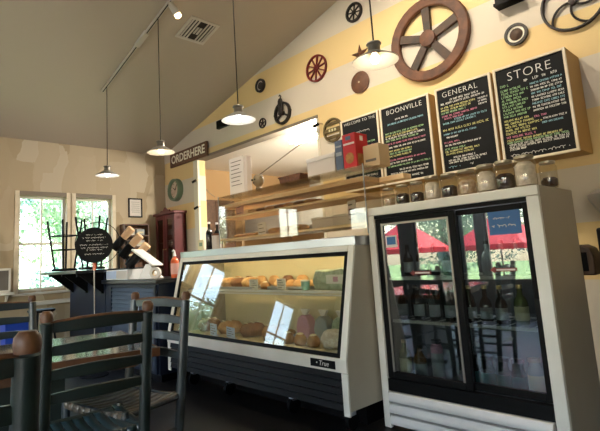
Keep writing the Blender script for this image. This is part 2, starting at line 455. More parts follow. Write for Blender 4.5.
for i in range(3):
    z = .25-.076*i
    MB().prism([(FF-.02, z-.03), (FF-.01, z-.002), (FF+.005, z), (FF+.03, z), (FF+.03, z-.066), (FF+.01, z-.07), (FF-.012, z-.062), (FF-.02, z-.045)], (A1-A0)-.02, YZ(A0+.01)).build('louver', 'louver_white', fr, bevel=.004)
MB().bx(A0, A1, FF+.035, FF+.06, .02, .255).build('kick_backing', 'black_gasket', fr)
DM = -1.505
def fridge_door(x0, x1, y, fm):
    z0, z1, t = .34, FT-.087, .045
    d = MB()
    d.bx(x0, x0+t, y, y+.03, z0, z1).bx(x1-t, x1, y, y+.03, z0, z1).bx(x0+t, x1-t, y, y+.03, z0, z0+t).bx(x0+t, x1-t, y, y+.03, z1-t*.8, z1)
    o = d.build('door', fm, fr, bevel=.004)
    MB().bx(x0+t, x1-t, y+.012, y+.018, z0+t, z1-t*.8).build('door_pane', 'door_glass', o, smooth=False)
    return o
d1 = fridge_door(A0+.002, DM+.025, FF+.015, 'black_metal')
d2 = fridge_door(DM-.03, A1-.002, FF+.052, 'black_metal')
MB().bx(A0+.052, DM-.022, FF+.010, FF+.015, .39, FT-.125).build('x', 'black_metal', d1) if False else None
MB().bx(A0+.012, A0+.03, FF+.002, FF+.015, .95, 1.15).build('handle', 'black_gasket', d1, bevel=.003)
MB().bx(A1-.035, A1-.015, FF+.034, FF+.052, .9, 1.12).build('handle', 'black_gasket', d2, bevel=.003)
# grey inner edging of the left door, stickers
e = MB()
for x0, x1, z0, z1 in ((A0+.047, A0+.06, .385, FT-.123), (DM-.033, DM-.02, .385, FT-.123), (A0+.06, DM-.033, FT-.137, FT-.123)):
    e.bx(x0, x1, FF+.014, FF+.022, z0, z1)
e.build('door_edging', 'enamel_grey', d1)
p0 = onY(385, 236, FF+.02); p1 = onY(397, 247, FF+.02)
s = MB().bx(p0.x, p1.x, FF+.024, FF+.026, p1.z, p0.z).build('sticker', 'paper', d1); s['label'] = 'white sticker with blue panel'
MB().bx(p0.x+.01, p1.x-.01, FF+.0225, FF+.024, p1.z+.02, p0.z-.01).build('sticker_panel', 'blue_sign', d1)
def arrow(px, py, yy, par):
    q = onY(px, py, yy); x, z = q.x, q.z
    MB().prism([(x, z), (x+.03, z+.022), (x+.03, z+.01), (x+.16, z+.01), (x+.16, z-.01), (x+.03, z-.01), (x+.03, z-.022)], .0015, XZ(yy)).build('arrow_sticker', 'red_paint', par)
    MB().bx(x+.04, x+.15, yy-.001, yy, z-.005, z+.005).build('arrow_print', 'paper', par)
arrow(410, 273, FF+.024, d1); arrow(490, 270, FF+.062, d2)
p0 = onY(487, 211, FF+.06); p1 = onY(522, 233, FF+.06)
MB().bx(p0.x, min(p1.x, A1-.05), FF+.061, FF+.0625, p1.z, p0.z-.005).build('blue_sticker', 'blue_sign', d2)
def strokes(mb, pts, wd, y):
    for (x0, z0), (x1, z1) in zip(pts, pts[1:]):
        d = Vector((x1-x0, z1-z0));
        if d.length < 1e-6: continue
        n = Vector((-d.y, d.x)).normalized()*wd/2; e_ = d.normalized()*wd*.3
        n0 = len(mb.v)
        for a, bsgn in (((x0, z0), 1), ((x0, z0), -1), ((x1, z1), -1), ((x1, z1), 1)):
            ex = -e_ if a == (x0, z0) else e_
            mb.v.append((a[0]+n.x*bsgn+ex.x, y, a[1]+n.y*bsgn+ex.y))
        mb.f.append([n0, n0+1, n0+2, n0+3])
GL = [[(0, 0), (0, 1), (.55, .55), (0, .5)], [(.5, .9), (.1, 1), (0, .5), (.1, 0), (.55, .1)], [(0, 0), (.25, 1), (.5, 0)], [(0, 1), (0, 0), (.5, 0)],
      [(0, 1), (.25, 0), (.5, 1)], [(.5, 1), (0, 1), (0, 0), (.5, 0)], [(0, 0), (0, 1), (.5, 0), (.5, 1)], [(0, .1), (.5, .2), (.5, .9), (0, .9), (0, .1)], [(.25, 0), (.25, 1), (0, 1), (.5, 1)], [(.5, 1), (0, .8), (.5, .3), (0, 0)]]
def scribble(mb, x, z, wd, h, y, rnd, thick=.0035, loose=False):
    # small hand lettering too fine to read: loose strokes grouped like words
    x1 = x+wd; cx = x
    if loose or h > .024:
        pts = []; k = 0
        while cx < x1:
            a_ = k*.9; pts.append((cx+h*.22*math.sin(a_*1.0), z+h*(.5+.42*math.cos(a_)*(.6+.4*math.sin(k*.37+x))))); cx += h*.13; k += 1
            if rnd.random() < .06: strokes(mb, pts, thick, y); pts = []; cx += h*.6
        strokes(mb, pts, thick, y); return
    while cx < x1-h*.4:
        for k in range(rnd.randint(2, 7)):
            if cx > x1-h*.4: break
            hh_ = h*rnd.uniform(.8, 1.0)
            strokes(mb, [(cx+a*h*.9, z+b*hh_) for a, b in rnd.choice(GL)], thick, y); cx += h*.72
        cx += h*.55
sg = MB(); rr = random.Random(3)
scribble(sg, p0.x+.02, p0.z-.11, .14, .022, FF+.0600, rr, .004, True); scribble(sg, p0.x+.03, p0.z-.06, .1, .015, FF+.0600, rr, .003, True)
sg.build('sticker_lettering', 'paper', d2, smooth=False)['kind'] = 'stuff'
MB().tube([(A0+.08, FF+.115, FT-.06), (A1-.08, FF+.115, FT-.06)], .012, 8).build('glow_tube', 'fridge_fill', fr)  # unseen tube, added to brighten the bottles and shelves
for z in (.73, 1.03):
    g = MB()
    g.bx(A0+.02, A1-.02, FF+.10, FF+.112, z-.02, z)
    for k in range(14): g.tube([(A0+.03+k*(A1-A0-.06)/13, FF+.105, z-.006), (A0+.03+k*(A1-A0-.06)/13, FB-.04, z-.006)], .003, 5)
    g.bx(A0+.02, A1-.02, FB-.05, FB-.04, z-.012, z)
    g.build('wire_shelf', 'louver_white', fr)

ORD = ['first', 'second', 'third', 'fourth', 'fifth', 'sixth', 'seventh', 'eighth']
def lathe_bottle(r, h, neck_r, neck_h, sh):
    b0 = h-neck_h-sh
    return [(0, 0), (r*.85, 0), (r, .008), (r, b0), (r*.85, b0+sh*.45), (neck_r, b0+sh), (neck_r, h-.02)]
def bottle(name, label, cat, r, h, neck_r, neck_h, sh, body, cap, lab, group):
    t = thing(name, label, cat, (0, 0, 0), 0, group)
    MB().lathe(lathe_bottle(r, h, neck_r, neck_h, sh), 14).build('body', body, t)
    MB().lathe([(0, h-.022), (neck_r*1.18, h-.022), (neck_r*1.18, h-.002), (neck_r*1.05, h), (0, h)], 12).build('cap', cap, t)
    if lab:
        z0, z1 = (h-neck_h-sh)*.22, (h-neck_h-sh)*.85
        MB().lathe([(r*1.006, z0), (r*1.012, z0), (r*1.012, z1), (r*1.006, z1)], 14).build('paper_label', lab, t)
    return t
protos = []
def row(proto, pts, labels=None):
    base_label = proto.get('label', '')
    for i, (x, y, z) in enumerate(pts):
        if i == 0: proto.location = (x, y, z); o = proto
        else: o = dup(proto, (x, y, z), random.uniform(0, 6))
        if labels: o['label'] = labels[i]
        elif len(pts) > 1: o['label'] = '%s from left: %s' % (ORD[i], base_label)
z1, z2, z3 = .312, .732, 1.032
q = lambda u, Y: onY(u, 350, Y).x
g = 'bottles in the drinks refrigerator'
def xat(u, z, Y):      # x where image column u meets depth Y at height z
    lo = onY(u, 200, Y); hi = onY(u, 430, Y); t = (z-lo.z)/(hi.z-lo.z); return lo.x+(hi.x-lo.x)*t
row(bottle('juice_bottle', '', 'bottle', .042, .27, .017, .05, .05, 'bottle_green', 'cap_gold', 'label_cream', g),
    [(xat(406, .4, 3.03), 3.03, z1)], ['olive green bottle with cream label, leftmost on the refrigerator bottom shelf'])
row(bottle('juice_bottle', '', 'bottle', .044, .25, .018, .05, .05, 'bottle_amber', 'cap_black', 'label_grey', g),
    [(xat(421, .4, 3.01), 3.01, z1)], ['brown bottle with pale label beside the olive green bottle'])
row(bottle('drink_carton', '', 'bottle', .04, .29, .03, .03, .02, 'carton_pink', 'cap_black', 'label_grey', g),
    [(xat(438, .45, 3.03), 3.03, z1)], ['pink drink bottle at right end of left door bottom shelf'])
row(bottle('cola_bottle', 'dark bottle with round grey label on the middle left refrigerator shelf', 'bottle', .036, .225, .014, .05, .05, 'bottle_black', 'cap_black', 'label_grey', g),
    [(xat(403+i*15.5, .85, 3.03), 3.03, z2) for i in range(4)])
row(bottle('cola_bottle', 'dark bottle standing behind the front row on the middle left shelf', 'bottle', .036, .225, .014, .05, .05, 'bottle_brown', 'cap_black', None, 'dark bottles in the back row of the refrigerator'),
    [(-2.02+i*.105, 3.2, z2) for i in range(5)])
row(bottle('sauce_bottle', 'black-capped bottle with teal label on the bottom right refrigerator shelf', 'bottle', .043, .215, .034, .05, .03, 'bottle_black', 'cap_black', 'label_teal', g),
    [(xat(473+i*15.5, .4, 3.06), 3.06, z1) for i in range(4)])
row(bottle('glass_bottle', '', 'bottle', .045, .23, .03, .03, .04, 'bottle_clear', 'cap_zinc', 'label_cream', g),
    [(xat(537, .4, 3.06), 3.06, z1)], ['pale glass bottle with cream label, rightmost on the refrigerator bottom shelf'])
row(bottle('beer_bottle', 'brown glass bottle on the middle right refrigerator shelf', 'bottle', .036, .235, .014, .07, .05, 'bottle_brown', 'cap_gold', 'label_grey', g),
    [(xat(470+i*15.5, .85, 3.06), 3.06, z2) for i in range(3)])
row(bottle('juice_bottle', '', 'bottle', .04, .24, .016, .06, .05, 'bottle_green', 'cap_gold', 'label_cream', g),
    [(xat(521, .85, 3.06), 3.06, z2)], ['pale green bottle with cream label, rightmost on the middle shelf'])
row(bottle('water_bottle', 'grey bottle with silver label on the top right refrigerator shelf', 'bottle', .038, .22, .014, .06, .05, 'bottle_clear', 'cap_black', 'label_grey', g),
    [(xat(488+i*15, 1.1, 3.1), 3.1, z3) for i in range(3)])
row(bottle('dark_bottle', 'dark bottle on the top left refrigerator shelf behind the red reflection', 'bottle', .036, .23, .014, .06, .05, 'bottle_black', 'cap_black', 'label_grey', g),
    [(-2.0+i*.105, 3.12, z3) for i in range(4)])

# jars on the refrigerator
def jar(i, u, r, h, fill, fmat, y, lid='cap_zinc', desc=''):
    x = onY(u, 178, y).x
    t = thing('storage_jar', desc, 'jar', (x, y, FT+.001), 0, 'glass jars on top of the refrigerator')
    MB().lathe([(0, .004), (r*.9, .004), (r, .015), (r, h*.78), (r*.8, h*.88), (r*.8, h*.93)], 18).build('glass_body', 'jar_glass', t, local=True)
    MB().lathe([(0, h*.9), (r*.88, h*.9), (r*.9, h*.92), (r*.9, h*.985), (r*.8, h), (0, h)], 18).build('lid', lid, t, local=True)
    n = 14; prof = [(0, .012), (r*.86, .012), (r*.92, .02), (r*.92, h*fill*.85), (r*.6, h*fill), (0, h*fill*1.02)]
    MB().lathe(prof, 14).build('contents', fmat, t, local=True)
spec = [(387, .045, .135, .5, 'jar_fill_tan', 'smallest jar with tan contents, leftmost on the refrigerator'),
        (401, .048, .145, .55, 'jar_fill_dark', 'second jar from the left, dark contents under pale cloth'),
        (415.5, .048, .15, .5, 'jar_fill_dark', 'third jar from the left with nearly black contents'),
        (431, .05, .165, .75, 'jar_fill_white', 'fourth jar from the left, tall with pale contents'),
        (448, .053, .165, .5, 'jar_fill_dark', 'fifth jar from the left, dark below and pale above'),
        (466.5, .058, .17, .6, 'jar_fill_tan', 'wide sixth jar from the left with tan contents'),
        (486, .056, .175, .75, 'jar_fill_white', 'seventh jar from the left holding pale wrapped goods'),
        (505, .056, .18, .55, 'jar_fill_dark', 'eighth jar from the left, coffee-dark contents and white top'),
        (526, .06, .19, .8, 'jar_fill_white', 'largest jar of white contents at the refrigerator front corner')]
for i, (u, r, h, fl, fm, ds) in enumerate(spec): jar(i, u, r, h, fl, fm, 2.94+.012*(i % 3), desc=ds)
jar(9, 549, .05, .17, .4, 'jar_fill_dark', 3.2, desc='jar with dark contents behind the largest jar, rightmost on refrigerator')
xb = onY(545, 186, 3.1).x
tag(MB().bx(xb-.06, FX1-.002, 2.9, 3.06, FT+.0005, FT+.0009).build('board_slip', 'maple'), 'thin wooden slip under the rightmost jars on refrigerator', 'board') if False else None

# ------------------------------------------------------------------ display case
X0, X1 = -4.60, -2.178
YB, YT, ZB, ZM, ZG, ZTP, BK = 2.55, 2.735, .17, .42, .50, 1.278, 3.30
cs = thing('display_case', 'long glass-fronted pastry display case with slanted window and black slatted base', 'display case', ((X0+X1)/2, 2.95, 0))
prof = [(YB, ZB), (YB, ZG), (YT, ZTP), (BK, ZTP), (BK, ZB)]
MB().prism(prof, .035, YZ(X1-.035)).build('side_panel', 'taupe_metal', cs, bevel=.004)
MB().prism(prof, .035, YZ(X0)).build('side_panel', 'taupe_metal', cs, bevel=.004)
MB().bx(X0-.01, X1+.008, YT-.012, BK+.01, ZTP+.001, ZTP+.07).build('worktop', 'steel', cs, bevel=.006)
MB().bx(X0+.035, X1-.035, BK-.03, BK, ZB, ZTP).build('back_panel', 'inner_olive', cs)
MB().bx(X0+.035, X1-.035, YB+.05, BK-.03, .47, .50).build('deck', 'inner_olive', cs)
sl = Vector((0, YT-YB, ZTP-ZG)); SLN = sl.length; th = math.atan2(YT-YB, ZTP-ZG)
# local frame on the slanted front: a = x, b = up the slope, n = outward
nv = Vector((0, -math.cos(th), math.sin(th))); bv = sl.normalized()
SM = Matrix(((1, 0, 0, 0), (0, bv.y, nv.y, YB), (0, bv.z, nv.z, ZG), (0, 0, 0, 1)))
def slope(x0, x1, b0, b1, n0, n1): return MB().bx(x0, x1, b0, b1, n0, n1, SM)
fw = .055
for a in ((X0, X0+fw, 0, SLN), (X1-fw, X1, 0, SLN), (X0+fw, X1-fw, SLN-.045, SLN)):
    slope(*a, .001, .018).build('front_frame', 'cream_metal', cs, bevel=.004)
gk = .03
for a in ((X0+fw, X0+fw+gk, .012, SLN-.045), (X1-fw-gk, X1-fw, .012, SLN-.045), (X0+fw+gk, X1-fw-gk, SLN-.075, SLN-.045), (X0+fw+gk, X1-fw-gk, .012, .042)):
    slope(*a, .0, .014).build('gasket', 'black_gasket', cs)
slope(X0+fw+gk, X1-fw-gk, .042, SLN-.075, .002, .008).build('glass_pane', 'case_glass', cs, smooth=False)
MB().bx(X0, X1, YB-.018, YB, ZM, ZG+.012).build('front_band', 'cream_metal', cs, bevel=.004)
for a in ((X0, X0+.055), (X1-.055, X1)):
    MB().bx(a[0], a[1], YB-.014, YB, ZB-.03, ZM-.002).build('corner_post', 'cream_metal', cs, bevel=.004)
ns = 5; hh = (ZM-ZB)/ns
for i in range(ns):
    z = ZB+i*hh
    MB().prism([(YB-.016, z+.004), (YB-.008, z+hh-.004), (YB+.01, z+hh-.004), (YB+.01, z+.004)], X1-X0-.112, YZ(X0+.056)).build('base_slat', 'case_slat', cs)
MB().bx(X0+.04, X1-.04, YB+.012, BK-.04, ZB, ZM-.01).build('machine_box', 'black_gasket', cs)
npx = MB().bx(-2.51, -2.275, YB-.0225, YB-.018, .438, .492).build('nameplate', 'black_gasket', cs)
text('nameplate_lettering', '\u2022 True', .048, 'paper', npx, FACE(-2.392, YB-.0235, .466) @ Matrix(((1, .25, 0, 0), (0, 1, 0, 0), (0, 0, 1, 0), (0, 0, 0, 1))))
for x in (X0+.25, (X0+X1)/2-.35, (X0+X1)/2+.5, X1-.12):
    for y in (YB+.14, BK-.12):
        cst = MB().tube([(x-.016, y, .06), (x+.016, y, .06)], .06, 14).build('caster', 'black_gasket', cs)
        MB().bx(x-.022, x+.022, y-.025, y+.025, .1, ZB).build('fork', 'steel', cst)
MB().bx(X0+.06, X1-.06, YB+.24, BK-.2, .02, ZB-.002).build('under_case_shade', 'black_gasket', cs)  # black block added for the dark shade beneath the case
# inside: shelf, tube
MB().bx(X0+.04, X1-.04, 2.80, 3.2, .935, .943).build('glass_shelf', 'clear_glass', cs, smooth=False)
MB().bx(X0+.04, X1-.04, 2.775, 2.80, .925, .945).build('shelf_rail', 'louver_white', cs)
MB().bx(X0+.04, X1-.04, 2.78, 2.795, .905, .917).build('shelf_rail', 'louver_white', cs)
MB().bx(X0+.04, X1-.04, 2.86, 3.0, ZTP-.03, ZTP).build('lamp_housing', 'inner_white', cs)
MB().tube([(X0+.1, 2.91, ZTP-.045), (X1-.1, 2.91, ZTP-.045)], .013, 8).build('glow_tube', 'tube_light', cs)

# goods in the case
def loaf(name, label, cat, x, y, z, L, W_, Ht, mt, rz=0, score=True, group=None):
    t = thing(name, label, cat, (x, y, z), rz, group)
    pr = []
    b_ = MB(); n = 9; rings = []
    for i in range(n):
        s_ = -1+2*i/(n-1); k = math.sqrt(max(0.02, 1-abs(s_)**2.6))
        rings.append((s_*L/2, k))
    vs = []; fs = []; m_ = 10
    for (xx, k) in rings:
        for j in range(m_):
            a = math.pi*2*j/m_; zz = math.sin(a)
            vs.append((xx, math.cos(a)*W_/2*k, Ht*.5+(zz*Ht*.5*k if zz > 0 else zz*Ht*.5*min(1, k*1.3))))
    for i in range(n-1):
        for j in range(m_): fs.append((i*m_+j, i*m_+(j+1) % m_, (i+1)*m_+(j+1) % m_, (i+1)*m_+j))
    fs += [tuple(range(m_))[::-1], tuple((n-1)*m_+j for j in range(m_))]
    MB().add(vs, fs).build('crust', mt, t, local=True)
    if score:
        for k in (-.25, 0, .25):
            MB().box((k*L, 0, Ht*.985), (L*.05, W_*.5, Ht*.06), None).build('score_cut', 'frosting', t, local=True)
    return t
def roundbun(name, label, cat, x, y, z, r, h, mt, top=None, group=None):
    t = thing(name, label, cat, (x, y, z), random.uniform(0, 3), group)
    MB().lathe([(0, 0), (r*.8, 0), (r, h*.3), (r*.92, h*.65), (r*.55, h*.95), (0, h)], 14).build('crust', mt, t, local=True)
    if top: MB().lathe([(0, h*.93), (r*.5, h*.95), (r*.6, h*.9), (r*.45, h*1.04), (0, h*1.1)], 12).build('topping', top, t, local=True)
    return t
def card(label, u, v, wpx, hpx, y, mt, tilt=0, lines=4, base=None):
    a = onY(u, v, y); b_ = onY(u+wpx, v+hpx, y)
    wd, ht = b_.x-a.x, a.z-b_.z
    z = base if base is not None else b_.z
    wd = min(wd, ht*1.9)
    t = thing('price_card', label, 'card', ((a.x+b_.x)/2, y, z), R(-12))
    MB().box((0, .004, ht/2), (wd, .004, ht)).build('card_face', mt, t, local=True)
    pm = MB()
    for k in range(lines): pm.bx(-wd*.38, wd*(.1+.28*((k*7) % 3)/2), -.0005, .0015, ht*(.82-.62*k/max(1, lines-1))-ht*.03, ht*(.82-.62*k/max(1, lines-1))+ht*.03)
    pm.build('printed_lines', 'print_grey', t, local=True)
    MB().box((0, .022, .004), (wd*.8, .03, .008)).build('foot', mt, t, local=True)
    return t
def tray(name, label, x0, x1, y0, y1, z, mt):
    t = thing(name, label, 'tray', ((x0+x1)/2, (y0+y1)/2, z))
    MB().bx(x0, x1, y0, y1, z, z+.006).build('base', mt, t)
    b_ = MB(); b_.bx(x0, x1, y0, y0+.006, z, z+.022).bx(x0, x1, y1-.006, y1, z, z+.022).bx(x0, x0+.006, y0, y1, z, z+.022).bx(x1-.006, x1, y0, y1, z, z+.022)
    b_.build('rim', mt, t)
    return t
ZD, ZSH = .501, .944
# upper shelf
gp = 'pastries on the display case upper shelf'
tray('pastry_tray', 'steel tray of loaves on upper case shelf, left half', -4.2, -3.55, 2.85, 3.12, ZSH, 'steel')
tray('pastry_tray', 'steel tray of rolls on upper case shelf, right half', -3.38, -2.84, 2.9, 3.14, ZSH, 'steel')
for i, x in enumerate((-4.08, -3.9, -3.72)):
    loaf('pastry_loaf', ['brown pastry loaf at the left end of the upper case tray', 'middle brown pastry loaf on the left upper case tray', 'third brown pastry loaf on the left upper case tray'][i], 'pastry', x, 2.98, ZSH+.007, .2, .13, .1, 'bread_dark' if i % 2 else 'bread', R(80), group=gp)
for i, x in enumerate((-3.3, -3.17, -3.04, -2.91)):
    roundbun('bread_roll', 'round golden roll on right tray of upper case shelf, %s from left' % ORD[i], 'bread', x, 2.99+.03*(i % 2), ZSH+.007, .06, .07, 'bread', group='rolls on the right upper case tray')
roundbun('frosted_bun', 'orange-brown iced bun beside price cards on upper case shelf', 'pastry', -3.46, 2.95, ZSH, .05, .06, 'cookie', 'frosting')
pk = thing('wrapped_package', 'wide pale green patterned package at right end of upper case shelf', 'package', (-2.5, 2.96, ZSH))
MB().prism([(-.24, 0), (.24, 0), (.25, .06), (.2, .15), (.05, .17), (-.1, .15), (-.22, .16), (-.26, .08)], .18, XZ(-.1)).build('wrapper', 'label_mint', pk, local=True, bevel=.01)
MB().bx(-.1, .1, -.104, -.1, .05, .12).build('paper_label', 'paper', pk, local=True)
MB().bx(-.025, .025, -.107, -.104, .065, .105).build('printed_emblem', 'carton_pink', pk, local=True)
tbx = thing('teal_tub', 'small teal tub between rolls and patterned package', 'tub', (-2.83, 2.85, ZSH))
MB().lathe([(0, 0), (.032, 0), (.038, .07), (0, .07)], 16).build('tub', 'teal_plastic', tbx, local=True)
MB().lathe([(0, .07), (.04, .07), (.04, .08), (0, .082)], 16).build('lid', 'plastic_white', tbx, local=True)
cake = thing('cake_box', 'cream cake box at left end of upper case shelf', 'box', (-4.42, 3.0, ZSH))
MB().bx(-4.51, -4.33, 2.92, 3.08, ZSH, ZSH+.1).build('carton', 'frosting', cake, bevel=.004)
MB().bx(-4.515, -4.325, 2.915, 3.085, ZSH+.1, ZSH+.125).build('carton_lid', 'paper', cake, bevel=.004)
card('white price card leaning left of centre on upper case shelf', 247, 281, 13, 10, 2.85, 'paper', base=ZSH)
card('white price card right of the iced bun on upper case shelf', 275, 279, 12, 11, 2.85, 'paper', base=ZSH)
for i, x in enumerate((-4.2, -4.0, -3.8, -3.6, -3.4, -3.2)):
    loaf('small_loaf', 'small crusty loaf at back of upper case shelf, %s from left' % ORD[i], 'bread', x, 3.19, ZSH+.001, .15, .07, .11, 'bread_dark' if i % 3 == 1 else 'bread', 0, False, 'loaves at back of the upper case shelf')
# lower deck
gl_ = 'pastries on the display case floor'
for i, (x, mt_) in enumerate(((-4.35, 'bread_dark'), (-3.98, 'bread'), (-3.62, 'bread_dark'), (-3.3, 'cookie'))):
    loaf('cake_loaf', ['dark cake loaf at far left of the case floor', 'golden cake loaf second from left on the case floor', 'dark cake loaf third from left on the case floor', 'tan cake loaf in the middle of the case floor'][i], 'cake', x, 2.9, ZD, .26, .16, .13, mt_, R(70), group=gl_)
for i, x in enumerate((-3.05, -2.9, -2.75)):
    roundbun('muffin', 'muffin with pale topping on the case floor, %s from left' % ORD[i], 'muffin', x, 2.82, ZD, .055, .09, 'cookie', 'frosting', group='muffins on the case floor')
loaf('wrapped_sandwich', 'wrapped sandwich right of the muffins on the case floor', 'sandwich', -2.55, 2.84, ZD, .2, .14, .15, 'jar_fill_white', R(40), False)
loaf('wrapped_sandwich', 'green-tinged wrapped sandwich at right end of case floor', 'sandwich', -2.38, 2.86, ZD, .2, .13, .17, 'label_cream', R(60), False)
for i, (x, mt_) in enumerate(((-3.1, 'carton_pink'), (-2.88, 'label_grey'), (-2.68, 'label_mint'))):
    t = thing('cellophane_bag', ['pink-tinted bag of sweets at back right of the case floor', 'grey-tinted bag of sweets at back right of the case floor', 'green-tinted bag of sweets at back right of the case floor'][i], 'bag', (x, 3.1, ZD), 0, 'bags on the case floor')
    MB().prism([(-.07, 0), (.07, 0), (.085, .09), (.06, .17), (.02, .2), (-.02, .2), (-.06, .17), (-.085, .09)], .1, XZ(-.05)).build('pouch', mt_, t, local=True, bevel=.012)
    MB().prism([(-.02, .2), (.02, .2), (.05, .25), (-.05, .25)], .03, XZ(-.015)).build('gathered_top', 'paper', t, local=True)
tray('pastry_tray', 'wide steel tray at back of the case floor', -4.5, -3.2, 3.02, 3.2, ZD, 'steel')
for i in range(6):
    roundbun('cookie', 'thick cookie on the back steel tray of case floor, %s from left' % ORD[i], 'cookie', -4.35+i*.2, 3.11, ZD+.007, .07, .045, 'cookie', group='cookies on the case floor tray')
card('left pale blue price card low in the display case', 208, 318, 10, 13, 2.72, 'paper_blue', base=ZD)
card('right pale blue price card low in the display case', 224, 319, 12, 12, 2.72, 'paper_blue', base=ZD)

# ------------------------------------------------------------------ bread shelf on the case
BY0, BY1 = 2.86, 3.16
ZW = ZTP+.071
bs = thing('bread_shelf', 'acrylic bread cabinet with three maple shelves on top of display case', 'shelf', (-3.1, 3.0, ZW))
BX0, BX1 = -4.03, -2.15
def Lboard(z, t, x1):
    poly = [(BX0, BY0), (BX1, BY0), (BX1, BY0+.19), (x1, BY0+.19), (x1, BY1), (BX0, BY1)]
    return MB().prism(poly, t, Matrix.Translation((0, 0, z))).build('shelf_board', 'maple', bs, bevel=.003)
Lboard(1.425, .022, BX1); Lboard(1.645, .022, -2.0); Lboard(1.755, .04, -1.93)
for x in (BX0+.01, BX1-.03):
    for y in (BY0+.02, BY1-.03): MB().bx(x, x+.02, y, y+.02, ZW, 1.425).build('foot_block', 'maple', bs)
MB().bx(BX0, BX1, BY0-.008, BY0-.002, 1.40, 1.875).build('acrylic_front', 'acrylic', bs, smooth=False)
MB().bx(BX0-.008, BX0-.002, BY0-.008, BY1, 1.40, 1.875).build('acrylic_side', 'acrylic', bs, smooth=False)
MB().bx(BX1+.002, BX1+.008, BY0-.008, BY0+.185, 1.40, 1.875).build('acrylic_side', 'acrylic', bs, smooth=False)
MB().bx(BX0-.008, BX1+.008, BY0-.008, BY1, 1.877, 1.883).build('acrylic_top', 'acrylic', bs, smooth=False)
MB().bx(BX1+.002, BX1+.009, BY0-.010, BY0-.004, 1.36, 1.89).build('acrylic_edge', 'label_grey', bs)
MB().bx(BX0-.009, BX0-.002, BY0-.010, BY0-.004, 1.36, 1.89).build('acrylic_edge', 'label_grey', bs)
g1 = 'breads on the middle maple shelf'
for i in range(7):
    loaf('flat_bread', 'flat brown bread on the middle maple shelf, %s from left' % ORD[i], 'bread', -3.58+i*.13, 2.99, 1.668, .19, .1, .045, 'bread_dark' if i % 2 else 'bread', R(65), False, g1)
for i in range(3):
    loaf('scone', 'pale golden scone on the bottom maple shelf, %s from left' % ORD[i], 'scone', -3.26+i*.15, 2.96, 1.448, .18, .12, .055, 'bread', R(50), False, 'scones on the bottom maple shelf')
for i in range(3):
    roundbun('cookie', 'flat round cookie on the bottom maple shelf, %s from left' % ORD[i], 'cookie', -3.85+i*.16, 2.98, 1.448, .07, .035, 'cookie', None, 'cookies on the bottom maple shelf')
card('pink card at left of the middle maple shelf', 234, 206, 11, 8, 2.9, 'paper_pink', base=1.668, lines=2)
card('white price card at left of the bottom maple shelf', 256, 228, 12, 11, 2.9, 'paper', base=1.448, lines=3)
card('tall cream card with printed emblem on bottom maple shelf', 346, 202, 12, 22, 2.9, 'paper', base=1.448)
bxp = thing('pastry_box', 'long white pastry box at right of the bottom maple shelf', 'box', (-2.6, 3.06, 1.448))
MB().bx(-2.85, -2.36, 3.0, 3.13, 1.448, 1.53).build('carton', 'box_white', bxp, bevel=.004)
MB().bx(-2.855, -2.355, 2.995, 3.135, 1.53, 1.545).build('carton_lid', 'paper', bxp, bevel=.003)
ZA = 1.8835
def at_top(u, y=3.0): return onY(u, 180, y).x
# things on top of the bread cabinet
x0, x1 = at_top(232, 3.06), at_top(246, 3.06)
mh = thing('menu_stand', 'white printed menu stand on top of the bread cabinet', 'menu', ((x0+x1)/2, 3.06, ZA))
pt = onY(240, 157, 3.06).z
MB().bx(x0, x1, 3.03, 3.036, ZA, pt).build('menu_sheet', 'paper', mh)
MB().bx(x1-.002, x1+.05, 3.036, 3.10, ZA, pt-.01).build('menu_box', 'box_white', mh, bevel=.003)
pm = MB()
for k in range(7): pm.bx(x0+.03, x1-.03-.02*(k % 3), 3.0285, 3.03, pt-.05-k*.042, pt-.042-k*.042)
pm.build('printed_lines', 'print_grey', mh)
sx = at_top(259, 3.0)
sk = thing('ceramic_head', 'small brown ceramic skull face beside the menu stand', 'figurine', (sx, 2.99, ZA))
MB().lathe([(0, 0), (.035, 0), (.03, .03), (.022, .045), (.05, .075), (.058, .11), (.045, .15), (.03, .165), (0, .168)], 14).build('head', 'brown_face', sk, local=True)
for s_ in (-1, 1):
    MB().sphere((.022*s_-.012, -.05, .115), .011, 8).build('eye', 'black_gasket', sk, local=True)
    MB().sphere((.05*s_, 0, .14), .016, 8).build('ear', 'brown_face', sk, local=True)
MB().box((-.012, -.045, .085), (.03, .012, .008)).build('mouth', 'black_gasket', sk, local=True)
x0, x1 = at_top(284, 3.02), at_top(306, 3.02)
bk = thing('wicker_basket', 'low brown woven basket on top of the bread cabinet', 'basket', ((x0+x1)/2, 3.02, ZA))
MB().prism([(x0+.02, ZA), (x1-.02, ZA), (x1, ZA+.07), (x0, ZA+.07)], .14, XZ(2.95)).build('weave', 'wicker', bk, bevel=.006)
MB().tube([(x0, 2.95, ZA+.07), (x1, 2.95, ZA+.07), (x1, 3.09, ZA+.07), (x0, 3.09, ZA+.07)], .008, 6, closed=True).build('rim', 'wicker', bk)
def carton(name, label, u0, u1, vtop, y0, y1, mt, base=ZA, cat='box'):
    a = onY(u0, 165, y0).x; b_ = onY(u1, 165, y0).x; zt = onY((u0+u1)/2, vtop, y0).z
    t = thing(name, label, cat, ((a+b_)/2, (y0+y1)/2, base))
    MB().bx(a, b_, y0, y1, base, zt).build('carton', mt, t, bevel=.003)
    return t, a, b_, zt
t, a, b_, zt = carton('white_box', 'long plain white box on top of the bread cabinet', 307, 335, 156, 2.95, 3.1, 'box_white')
MB().bx(a-.003, b_+.003, 2.947, 3.103, zt-.03, zt+.002).build('box_lid', 'paper', t)
t, a, b_, zt = carton('blue_box', 'narrow slate blue box left of the red carton', 336, 343.5, 140, 2.95, 3.05, 'box_blue')
